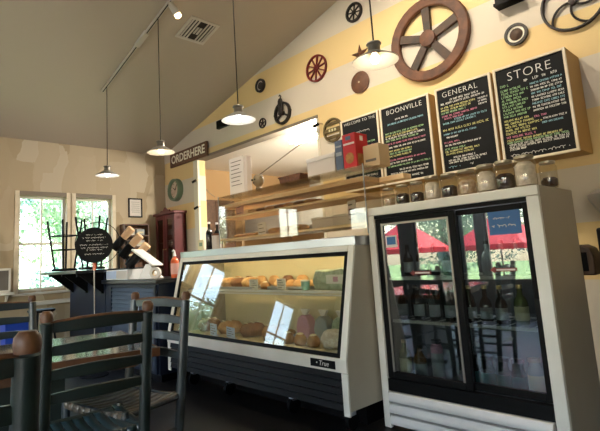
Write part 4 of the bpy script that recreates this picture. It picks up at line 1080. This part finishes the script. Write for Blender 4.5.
# ------------------------------------------------------------------ signs and wheels on the striped wall
a = onY(170, 157, WY-.05); b_ = onY(207, 149, WY-.05)
zc = (onY(188, 155, WY-.05).z)
os_ = thing('order_sign', 'brown wooden sign lettered ORDERHERE above the opening', 'sign', ((a.x+b_.x)/2, WY-.05, zc-.17))
MB().bx(a.x, b_.x, WY-.055, WY-.02, zc-.125, zc+.125).build('plank', 'sign_wood', os_, bevel=.012)
tl = text('lettering', 'ORDERHERE', .2, 'paint_white', os_, FACE((a.x+b_.x)/2, WY-.0565, zc) @ Matrix.Diagonal(((b_.x-a.x)*.92/1.13, 1, 1, 1)), spacing=.98, offset=.004)
wdt = max(v.co.x for v in tl.data.vertices)-min(v.co.x for v in tl.data.vertices)
tl.data.transform(Matrix.Diagonal(((b_.x-a.x)*.9/wdt, 1, 1, 1)))
for x in (a.x+.15, b_.x-.15): MB().bx(x-.02, x+.02, WY-.02, WY, zc-.04, zc+.04).build('hanger', 'iron', os_)

def ringm(r0, r1, y0, y1, n=32): return MB().lathe([(r0, -y1), (r1, -y1), (r1, -y0), (r0, -y0)], n, RX90, closed=True)
def wheel(name, label, u, v, rad, rim, hub, nsp, spw, mrim, msp, a0=90, depth=.05, cat='wheel', curved=0, y=None):
    yy = WY-.002
    p = onY(u, v, yy-depth)
    t = thing(name, label, cat, (p.x, yy, p.z), 0, 'old wheels hung on the striped wall')
    ringm(rad-rim, rad, -depth, 0).build('rim', mrim, t, local=True, bevel=min(.012, rim*.25))
    MB().lathe([(0, 0), (hub, 0), (hub, depth*1.1), (hub*.6, depth*1.25), (0, depth*1.25)], 18, RX90).build('hub', mrim, t, local=True)
    for k in range(nsp):
        an = R(a0+360*k/nsp)
        if curved:
            pts = [(math.cos(an+curved*f**1.2)*(hub*.7+(rad-rim*.5-hub*.7)*f), -depth*.5, math.sin(an+curved*f**1.2)*(hub*.7+(rad-rim*.5-hub*.7)*f)) for f in [i/8 for i in range(9)]]
            MB().tube(pts, spw/2, 6).build('spoke', msp, t, local=True)
        else:
            Mx = Matrix.Rotation(-an, 4, 'Y')
            r0, r1 = hub*.8, rad-rim*.6
            MB().prism([(r0, -spw*.5), (r1, -spw*.62), (r1, spw*.62), (r0, spw*.5)], depth*.6, Mx @ XZ(-depth*.8)).build('spoke', msp, t, local=True)
    return t
wheel('old_wheel', 'large rusty wooden-rimmed wheel with five spokes above the chalkboards', 427, 38, .435, .105, .085, 5, .072, 'rust', 'rust_dark', 90, .06)
wheel('gear_wheel', 'small black spoked wheel at the top edge left of the rusty wheel', 353, 12, .12, .03, .02, 8, .008, 'iron', 'iron', 80, .03)
wheel('wagon_wheel', 'red wagon wheel with ten thin spokes', 315.5, 68, .175, .022, .035, 10, .014, 'red_paint', 'red_paint', 80, .03)
wheel('flywheel', 'large black wheel with curved spokes in the upper right corner', 572, 1, .24, .02, .03, 5, .02, 'iron', 'iron', 100, .035, curved=.9)
wheel('hand_wheel', 'tiny black four-spoked hand wheel above the opening', 262, 123, .075, .016, .018, 5, .012, 'iron', 'iron', 80, .02)
p = onY(515.5, 34, WY-.03)
t = thing('hub_cap', 'black ring with white band and dark centre beside the flywheel', 'hub cap', (p.x, WY-.002, p.z), 0, 'old wheels hung on the striped wall')
ringm(.075, .098, -.03, 0).build('outer_ring', 'iron', t, local=True); ringm(.055, .075, -.015, 0).build('white_band', 'paint_white', t, local=True)
MB().lathe([(0, 0), (.055, 0), (.055, .02), (.03, .035), (0, .04)], 20, RX90).build('centre', 'rust_dark', t, local=True)
p = onY(259.5, 85.5, WY-.03)
t = thing('hub_cap', 'small black ring disc below the ceiling slope', 'hub cap', (p.x, WY-.002, p.z), 0, 'old wheels hung on the striped wall')
ringm(.07, .1, -.03, 0).build('outer_ring', 'iron', t, local=True); ringm(.055, .07, -.012, 0).build('white_band', 'box_white', t, local=True)
MB().lathe([(0, 0), (.055, 0), (.05, .02), (0, .03)], 18, RX90).build('centre', 'iron', t, local=True)
p = onY(359, 82, WY-.03)
t = thing('disc_plate', 'round brown metal disc under the pendant lamp and star', 'disc', (p.x, WY-.002, p.z), 0, 'old wheels hung on the striped wall')
MB().lathe([(0, 0), (.125, 0), (.13, .012), (.11, .02), (.03, .026), (0, .026)], 26, RX90).build('plate', 'rust', t, local=True)
MB().lathe([(0, .026), (.012, .026), (.01, .036), (0, .038)], 10, RX90).build('rivet', 'board_frame', t, local=True)
p = onY(358.5, 54, WY-.03)
t = thing('metal_star', 'rusty five-pointed metal star behind the nearest pendant lamp', 'star', (p.x, WY-.002, p.z))
vs = [(0, -.04, 0)]; 
for k in range(10):
    rr_ = .13 if k % 2 == 0 else .048; an = R(90+36*k); vs.append((rr_*math.cos(an), 0, rr_*math.sin(an)))
MB().add(vs, [(0, 1+k, 1+(k+1) % 10) for k in range(10)]+[tuple(range(1, 11))[::-1]]).build('star', 'rust', t, smooth=False, local=True)
MB().sphere((0, -.04, 0), .01, 8).build('boss', 'iron', t, local=True)
p = onY(282, 113, WY-.03)
t = thing('pulley', 'black iron pulley wheel with hook above the opening', 'pulley', (p.x, WY-.002, p.z), 0, 'old wheels hung on the striped wall')
ringm(.125, .155, -.04, 0).build('rim', 'iron', t, local=True)
MB().lathe([(0, 0), (.03, 0), (.03, .05), (0, .05)], 14, RX90).build('hub', 'iron', t, local=True)
for an in (210, 330, 90):
    Mx = Matrix.Rotation(-R(an), 4, 'Y'); MB().prism([(.02, -.015), (.14, -.012), (.14, .012), (.02, .015)], .02, Mx @ XZ(-.035)).build('spoke', 'iron', t, local=True)
MB().prism([(-.05, -.02), (.05, -.02), (.04, .17), (.02, .2), (-.02, .2), (-.04, .17)], .015, XZ(-.06)).build('strap', 'iron', t, local=True)
MB().tube([(0, -.05, .2), (.02, -.05, .225), (.0, -.05, .25), (-.02, -.05, .235)], .008, 6).build('hook', 'iron', t, local=True)
for s_ in (-1, 1): MB().box((.155*s_, -.02, 0), (.03, .02, .02)).build('lug', 'iron', t, local=True)
p = onY(332.5, 130, WY-.02)
t = thing('cast_plaque', 'round olive cast-metal grate plaque right of the opening', 'plaque', (p.x, WY-.002, p.z))
ringm(.125, .15, -.025, 0).build('rim', 'bronze', t, local=True)
for z in (-.085, 0, .085):
    hw = math.sqrt(.13**2-z*z); MB().bx(-hw, hw, -.02, -.004, z-(.028 if z == 0 else .018), z+(.028 if z == 0 else .018)).build('bar', 'bronze', t, local=True)
for k in (-1, 0, 1): MB().bx(k*.045-.012, k*.045+.012, -.024, -.02, -.015, .015).build('raised_mark', 'label_cream', t, local=True)
p = onY(223, 124, WY-.02)
t = thing('wall_speaker', 'black rectangular box on the wall behind a pendant lamp', 'box', (p.x, WY-.002, p.z-.06))
MB().bx(-.13, .16, -.06, 0, 0, .13).build('body', 'black_metal', t, bevel=.006, local=True); MB().bx(-.12, .0, -.064, -.06, .02, .11).build('grille', 'black_gasket', t, local=True)
p = onY(508, -2, WY-.1)
t = thing('wall_box', 'black box fixture cut by the top edge', 'box', (p.x, WY-.002, p.z-.06))
MB().bx(-.11, .11, -.12, 0, .04, .16).build('body', 'black_metal', t, bevel=.008, local=True); MB().bx(-.12, .12, -.13, -.01, .02, .045).build('lip', 'black_gasket', t, local=True)
# small camera heads and cables by the opening
def seccam(label, u, v, y, arm=0):
    p = onY(u, v, y)
    t = thing('security_camera', label, 'camera', (p.x, y, p.z), 0, 'small black cameras by the opening')
    MB().tube([(-.035, -.03, -.02), (.03, .0, .01)], .02, 10).build('head', 'black_gasket', t, local=True)
    MB().tube([(.03, 0, .01), (.04, WY-.02-y+arm, .015)], .008, 6).build('arm', 'box_tan', t, local=True)
    return t
seccam('small black camera under the right top corner of the opening', 317, 125, WY-.06, .03)
seccam('upper small black camera on the cream left jamb', 195, 181, WY-.07)
seccam('lower small black camera on the cream left jamb', 197, 207.5, WY-.07)
p0, p1 = onY(243, 187, 5.69), onY(320.5, 129, WY+.12)
tag(MB().tube([p0, (p0+p1)/2, p1], .009, 6).build('hanging_cable', 'cable_grey'), 'long straight cable crossing the bright opening', 'cable')
p0, p1 = onY(202, 184, WY+.1), onX(215, 197, WX+.004)
tag(MB().tube([p0, (p0+p1)/2-Vector((0, 0, .03)), p1], .006, 6).build('hanging_cable', 'cable_grey'), 'short slack cable beside the left jamb', 'cable')

# ------------------------------------------------------------------ kitchen
p = onZ(303, 120, KZ-.06); p.y = max(p.y, WY+.14+.3)
kl = thing('kitchen_light', 'bright fluorescent ceiling fixture inside the kitchen opening', 'light', (p.x, p.y, KZ-.22))
MB().bx(-.65, .65, -.03, .03, .05, .08).build('housing', 'white_paint', kl, local=True)
for x in (-.5, .5): MB().tube([(x, 0, .08), (x, 0, .219)], .006, 6).build('hanger_rod', 'steel', kl, local=True)
for s_ in (-1, 1): MB().tube([(-.6, .055*s_, .028), (.6, .055*s_, .028)], .019, 10).build('lamp_tube', 'tube_kitchen', kl, local=True)
kd = bpy.data.lights.new('kitchen_glow', 'POINT'); kd.shadow_soft_size = .1; kd.energy = 300; kd.color = (1, .93, .8)
ko = bpy.data.objects.new('kitchen_glow', kd); COL.objects.link(ko); ko.location = (p.x, p.y, KZ-.27)
hd = thing('range_hood', 'sloped stainless range hood in the kitchen behind the bread cabinet', 'hood', (-6.0, 6.4, 1.75))
MB().prism([(5.7, 1.75), (7.44, 1.75), (7.44, 2.62), (6.9, 2.62), (5.7, 2.0)], 2.3, YZ(-7.2)).build('canopy', 'brushed_steel', hd)
MB().bx(-6.6, -5.5, 6.95, 7.4, 2.621, KZ-.001).build('duct', 'brushed_steel', hd)
ks = thing('kitchen_shelf', 'steel kitchen worktable behind the display case', 'table', (-6, 5.6, 0))
MB().bx(-7.6, -3.2, 5.2, 5.8, .86, .9).build('table_top', 'brushed_steel', ks)
for x in (-7.5, -5.4, -3.3):
    for y in (5.25, 5.75): MB().tube([(x, y, 0), (x, y, .86)], .02, 8).build('leg', 'steel', ks)
bp = thing('kitchen_cupboard', 'dark brown cupboard on the kitchen wall at left of opening', 'cupboard', (-7.5, 6.0, 1.3))
MB().bx(WX+.002, WX+.5, 4.6, 5.5, 1.0, 2.37).build('carcass', 'dark_wood', bp)
for y in (4.61, 5.06): MB().bx(WX+.501, WX+.52, y, y+.43, 1.02, 2.35).build('door', 'dark_wood', bp)

# ------------------------------------------------------------------ ceiling: track, pendants, spot, vent
TY = 2.48
def tz(x): return cz(x)-.03
tk = thing('track_rail', 'long cream lighting track running up the sloped ceiling', 'track light', (-4, TY, cz(-4)))
sn = math.atan(.245)
def along(x0, x1, w_, h_, drop):
    return MB().prism([(x0, cz(x0)-drop), (x1, cz(x1)-drop), (x1, cz(x1)-drop-h_), (x0, cz(x0)-drop-h_)], w_, XZ(TY-w_/2))
along(-6.13, -1.2, .035, .028, .002).build('rail', 'track_white', tk)
along(-6.12, -1.21, .012, .004, .030).build('slot', 'iron', tk)
pcx = onZ(141, 38, cz(-4.94)).x
along(-5.08, -4.82, .06, .04, .001).build('power_box', 'track_white', tk)
lamps = [(107.3, 166, 176, 'cool', 'small white enamel pendant lamp furthest away near the windows', 2.4),
         (160.7, 141, 151, 'warm', 'warm pendant lamp just left of the ORDERHERE sign', 2.4),
         (238, 106, 119, 'cool', 'white pendant lamp in front of the opening', 2.4),
         (373.5, 43, 59, 'warm', 'large warm pendant lamp nearest the camera beside the rusty wheel', 2.4)]
for (u, v0, v1, kind, label, wt) in lamps:
    p = onY(u, v0, TY); x = p.x; zt = p.z
    t = thing('pendant_lamp', label, 'pendant lamp', (x, TY, zt-.13), 0, 'enamel pendant lamps on the track')
    zb = -.0
    MB().tube([(0, 0, .13), (0, 0, cz(x)-.035-(zt-.13))], .0055, 6).build('cord', 'cord_black', t, local=True)
    MB().lathe([(0, .13), (.045, .13), (.05, .12), (.04, .11), (.04, .065), (.0, .065)], 18).build('socket_cap', 'enamel_grey', t, local=True)
    MB().lathe([(.04, .068), (.055, .062), (.10, .035), (.148, .008), (.15, 0), (.146, .002), (.10, .028), (.05, .054), (.036, .06)], 28, closed=True).build('shade', 'enamel_white', t, local=True)
    MB().lathe([(0, -.012), (.018, -.008), (.032, .012), (.03, .034), (.016, .058), (.014, .062), (0, .062)], 14).build('bulb', 'bulb_'+kind, t, local=True)
    pd = bpy.data.lights.new('pendant_glow', 'POINT'); pd.energy = wt; pd.shadow_soft_size = .035
    pd.color = (1, .82, .58) if kind == 'warm' else (1, .95, .88)
    po = bpy.data.objects.new('pendant_glow', pd); COL.objects.link(po); po.location = (x, TY, zt-.175)
# spot heads on the track
def spot(label, x, aim, group='spot heads on the ceiling track', power=26):
    t = thing('spot_head', label, 'spotlight', (x, TY, cz(x)-.04), 0, group)
    d = (Vector(aim)-Vector((x, TY, cz(x)-.14))).normalized(); p0 = Vector((0, 0, -.08))
    MB().tube([(0, 0, .004), (0, 0, -.07)], .012, 8).build('stem', 'track_white', t, local=True)
    MB().tube([p0-d*.05, p0-d*.02, p0+d*.07, p0+d*.09], [.02, .034, .04, .042], 16).build('barrel', 'track_white', t, local=True)
    MB().tube([p0+d*.085, p0+d*.12, p0+d*.135], [.036, .036, .02], 14).build('bulb', 'bulb_warm', t, local=True)
    ld_ = bpy.data.lights.new('spot_glow', 'SPOT'); ld_.energy = power; ld_.spot_size = R(110); ld_.spot_blend = .8; ld_.shadow_soft_size = .04; ld_.color = (1, .88, .7)
    lo = bpy.data.objects.new('spot_glow', ld_); COL.objects.link(lo); lo.location = Vector((x, TY, cz(x)-.04))+p0+d*.15
    lo.rotation_euler = d.to_track_quat('-Z', 'Y').to_euler()
spot('cream track spotlight with a glowing bulb beside the ceiling vent', -4.22, (-3.9, 3.6, 2.2))
spot('track spotlight above the chalkboards, out of view', -2.3, (-1.7, 4.2, 2.9), power=100)
spot('track spotlight above the refrigerator, out of view', -1.4, (-.9, 4.2, 2.7), power=80)
spot('added track spotlight above the opening, out of view', -3.3, (-3.3, 4.2, 2.6), power=70)  # unseen spot added to light the wall around the opening
spot('added track spotlight over the display case, out of view', -2.8, (-3.0, 2.9, 1.3), power=60)  # unseen spot added to brighten the bread shelf and case top
# vent
def ceil_pt(u, v):
    d = ray(u, v); k = (H+2.03-.245*WX-H)/(d.z-.245*d.x); p = d*k; p.z += H; return p
pcv = ceil_pt(197.5, 30.5)
vt = thing('ceiling_vent', 'square white louvred vent in the sloped ceiling', 'vent', pcv)
CM = Matrix.Rotation(-sn, 4, 'Y')
for a in ((-.2, .2, -.2, -.165), (-.2, .2, .165, .2), (-.2, -.165, -.165, .165), (.165, .2, -.165, .165)):
    MB().bx(*a, -.014, -.001, CM).build('frame', 'track_white', vt, local=True)
MB().bx(-.165, .165, -.165, .165, -.004, -.001, CM).build('backing', 'cord_black', vt, local=True)
for k in range(8):
    y_ = -.145+.041*k
    if k in (3, 4): MB().bx(-.06, .06, y_-.012, y_+.012, -.014, -.006, CM).build('slat', 'track_white', vt, local=True)
    else: MB().bx(-.165, .165, y_-.009, y_+.009, -.014, -.006, CM).build('slat', 'track_white', vt, local=True)

# ------------------------------------------------------------------ right edge: side counter
a = onY(578, 277, 3.75); zsh = a.z
sc_ = thing('side_counter', 'dark side counter with wooden edge right of the refrigerator', 'counter', (.1, 3.95, 0))
MB().bx(-.92, 1.4, 3.72, 4.28, zsh-.045, zsh).build('counter_slab', 'worn_wood', sc_, bevel=.004)
MB().bx(-.9, 1.38, 3.78, 4.26, 0, zsh-.046).build('body', 'black_metal', sc_)
p = onY(577, 250, 3.95)
ts = thing('toaster', 'dark round-topped toaster on the side counter beside refrigerator', 'toaster', (-.93+.03, 4.02, zsh))
tx = onY(573, 250, 4.0).x; t1 = onY(586, 262, 4.0).x
zt = onY(576, 245, 4.0).z
ts.location = ((tx+t1)/2+.02, 4.02, zsh)
MB().prism([(-.09, 0), (.09, 0), (.09, (zt-zsh)*.6), (.07, (zt-zsh)*.88), (.02, zt-zsh), (-.03, zt-zsh), (-.075, (zt-zsh)*.88), (-.09, (zt-zsh)*.6)], .2, XZ(-.1)).build('shell', 'rust_dark', ts, bevel=.01, local=True)
MB().bx(-.04, .05, -.105, -.1, .03, (zt-zsh)*.75).build('slot_plate', 'black_gasket', ts, local=True)
tx = onY(600, 262, 3.95).x
gr = thing('coffee_grinder', 'black grinder with pale grey funnel hopper at the right edge', 'grinder', (tx+.11, 3.98, zsh))
zh = onY(597, 190, 3.95).z-zsh
MB().bx(-.09, .09, -.1, .1, 0, zh*.55).build('body', 'black_metal', gr, bevel=.015, local=True)
MB().lathe([(0, zh*.55), (.05, zh*.55), (.05, zh*.66), (.13, zh*.9), (.13, zh*.95), (.08, zh), (0, zh)], 20).build('hopper', 'enamel_grey', gr, local=True)
MB().tube([(0, -.1, zh*.3), (0, -.17, zh*.28)], .018, 8).build('spout', 'steel', gr, local=True)

# ------------------------------------------------------------------ outdoors
struct(MB().bx(-60, WX-.14, -40, 30, -.35, -.2).build('ground_side', 'lawn'))
struct(MB().bx(WX-.14, 30, -40, FY-.15, -.75, -.5).build('ground_patio', 'paving'))
def tree(name, label, x, y, zb, h, r, n, mt, seed, trunk=True):
    rr = random.Random(seed)
    t = thing(name, label, 'tree', (x, y, zb), 0, 'trees outside the windows')
    mb = MB(); blobs = []
    for k in range(14):
        a = rr.uniform(0, 6.28); d = rr.uniform(0, .75)*r; blobs.append((d*math.cos(a), d*math.sin(a), h*rr.uniform(.3, .92), r*rr.uniform(.3, .5)))
    for i in range(n):
        bx_, by_, bz_, br_ = blobs[i % len(blobs)]
        v = Vector((rr.gauss(0, 1), rr.gauss(0, 1), rr.gauss(0, 1))).normalized()*br_*rr.uniform(.75, 1.05)
        c_ = Vector((bx_, by_, bz_))+v; s_ = rr.uniform(.05, .11)
        a_ = Vector((rr.uniform(-1, 1), rr.uniform(-1, 1), rr.uniform(-1, 1))).normalized(); b2 = a_.cross(v.normalized()+Vector((.01, 0, 0))).normalized()
        mb.add([c_-a_*s_, c_+b2*s_*.5, c_+a_*s_, c_-b2*s_*.5], [(0, 1, 2, 3)])
    fo = mb.build('foliage', mt, t, smooth=False, local=True); fo['kind'] = 'stuff'
    MB().tube([(0, 0, -.2), (.05, .03, h*.3), (-.05, .1, h*.7)], [r*.07, r*.055, r*.03], 8).build('trunk', 'bark', t, local=True)
    return t
tree('leafy_tree', 'leafy green tree outside the left part of the windows', -12.0, 1.6, -.2, 4.4, 1.9, 8000, 'leaf_teal', 1)
tree('leafy_tree', 'pale green tree outside behind the bar stools', -14.6, 5.3, -.2, 4.8, 2.1, 9000, 'leaf_green', 2)
tree('leafy_shrub', 'low shrub outside the lower left window panes', -11.0, 3.9, -.2, 1.5, .9, 4000, 'leaf_teal', 3)
tree('leafy_tree', 'broad green tree outside left of the window wall, out of view', -11.5, -2.4, -.2, 2.3, 1.6, 5000, 'leaf_green', 4)
tree('leafy_tree', 'tall tree behind the patio parasols, seen in refrigerator reflection', -10.2, -13, -.5, 5.2, 2.6, 7000, 'leaf_green', 5)
tree('leafy_tree', 'second tree behind the patio parasols, seen in refrigerator reflection', -6.2, -12.5, -.5, 5.0, 2.5, 7000, 'leaf_green', 6)
tree('leafy_shrub', 'patio shrub seen in refrigerator reflection', -8.3, -9.9, -.5, 1.9, .7, 3000, 'leaf_teal', 7)
def parasol(label, x, y, ztop, zrim, r):
    t = thing('parasol', label, 'parasol', (x, y, -.5), 0, 'red patio parasols outside')
    n = 8; vs = [(0, 0, ztop+.5)]; fs = []
    for k in range(n):
        a = 2*math.pi*k/n; vs.append((r*math.cos(a), r*math.sin(a), zrim+.5))
    for k in range(n): vs.append((r*math.cos(2*math.pi*k/n), r*math.sin(2*math.pi*k/n), zrim+.5-.15))
    for k in range(n): fs += [(0, 1+k, 1+(k+1) % n), (1+k, 1+n+k, 1+n+(k+1) % n, 1+(k+1) % n)]
    o = MB().add(vs, fs).build('canopy', 'umbrella_red', t, smooth=False, local=True)
    md = o.modifiers.new('thick', 'SOLIDIFY'); md.thickness = .006
    MB().tube([(0, 0, 0), (0, 0, ztop+.5)], .025, 8).build('pole', 'dark_wood', t, local=True)
    MB().lathe([(0, 0), (.25, 0), (.25, .06), (.04, .1), (0, .1)], 16).build('base', 'iron', t, local=True)
parasol('red patio parasol outside, left one in refrigerator reflection', -8.9, -8, 2.25, 1.3, 1.45)
parasol('red patio parasol outside, right one in refrigerator reflection', -5.9, -8.2, 2.2, 1.28, 1.45)
# light portals in the window openings
for (y0, y1, z0, z1_) in wins:
    l = bpy.data.lights.new('window_portal', 'AREA'); l.shape = 'RECTANGLE'; l.size = y1-y0; l.size_y = z1_-z0; l.cycles.is_portal = True
    o = bpy.data.objects.new('window_portal', l); COL.objects.link(o); o.location = (WX-.15, (y0+y1)/2, (z0+z1_)/2)
    o.rotation_euler = Matrix(((0, 0, -1), (-1, 0, 0), (0, 1, 0))).to_euler()
for (x0, x1, z0, z1_) in fwins:
    l = bpy.data.lights.new('window_portal', 'AREA'); l.shape = 'RECTANGLE'; l.size = x1-x0; l.size_y = z1_-z0; l.cycles.is_portal = True
    o = bpy.data.objects.new('window_portal', l); COL.objects.link(o); o.location = ((x0+x1)/2, FY-.16, (z0+z1_)/2)
    o.rotation_euler = (R(-90), 0, 0) if False else Vector((0, 1, 0)).to_track_quat('-Z', 'Z').to_euler()
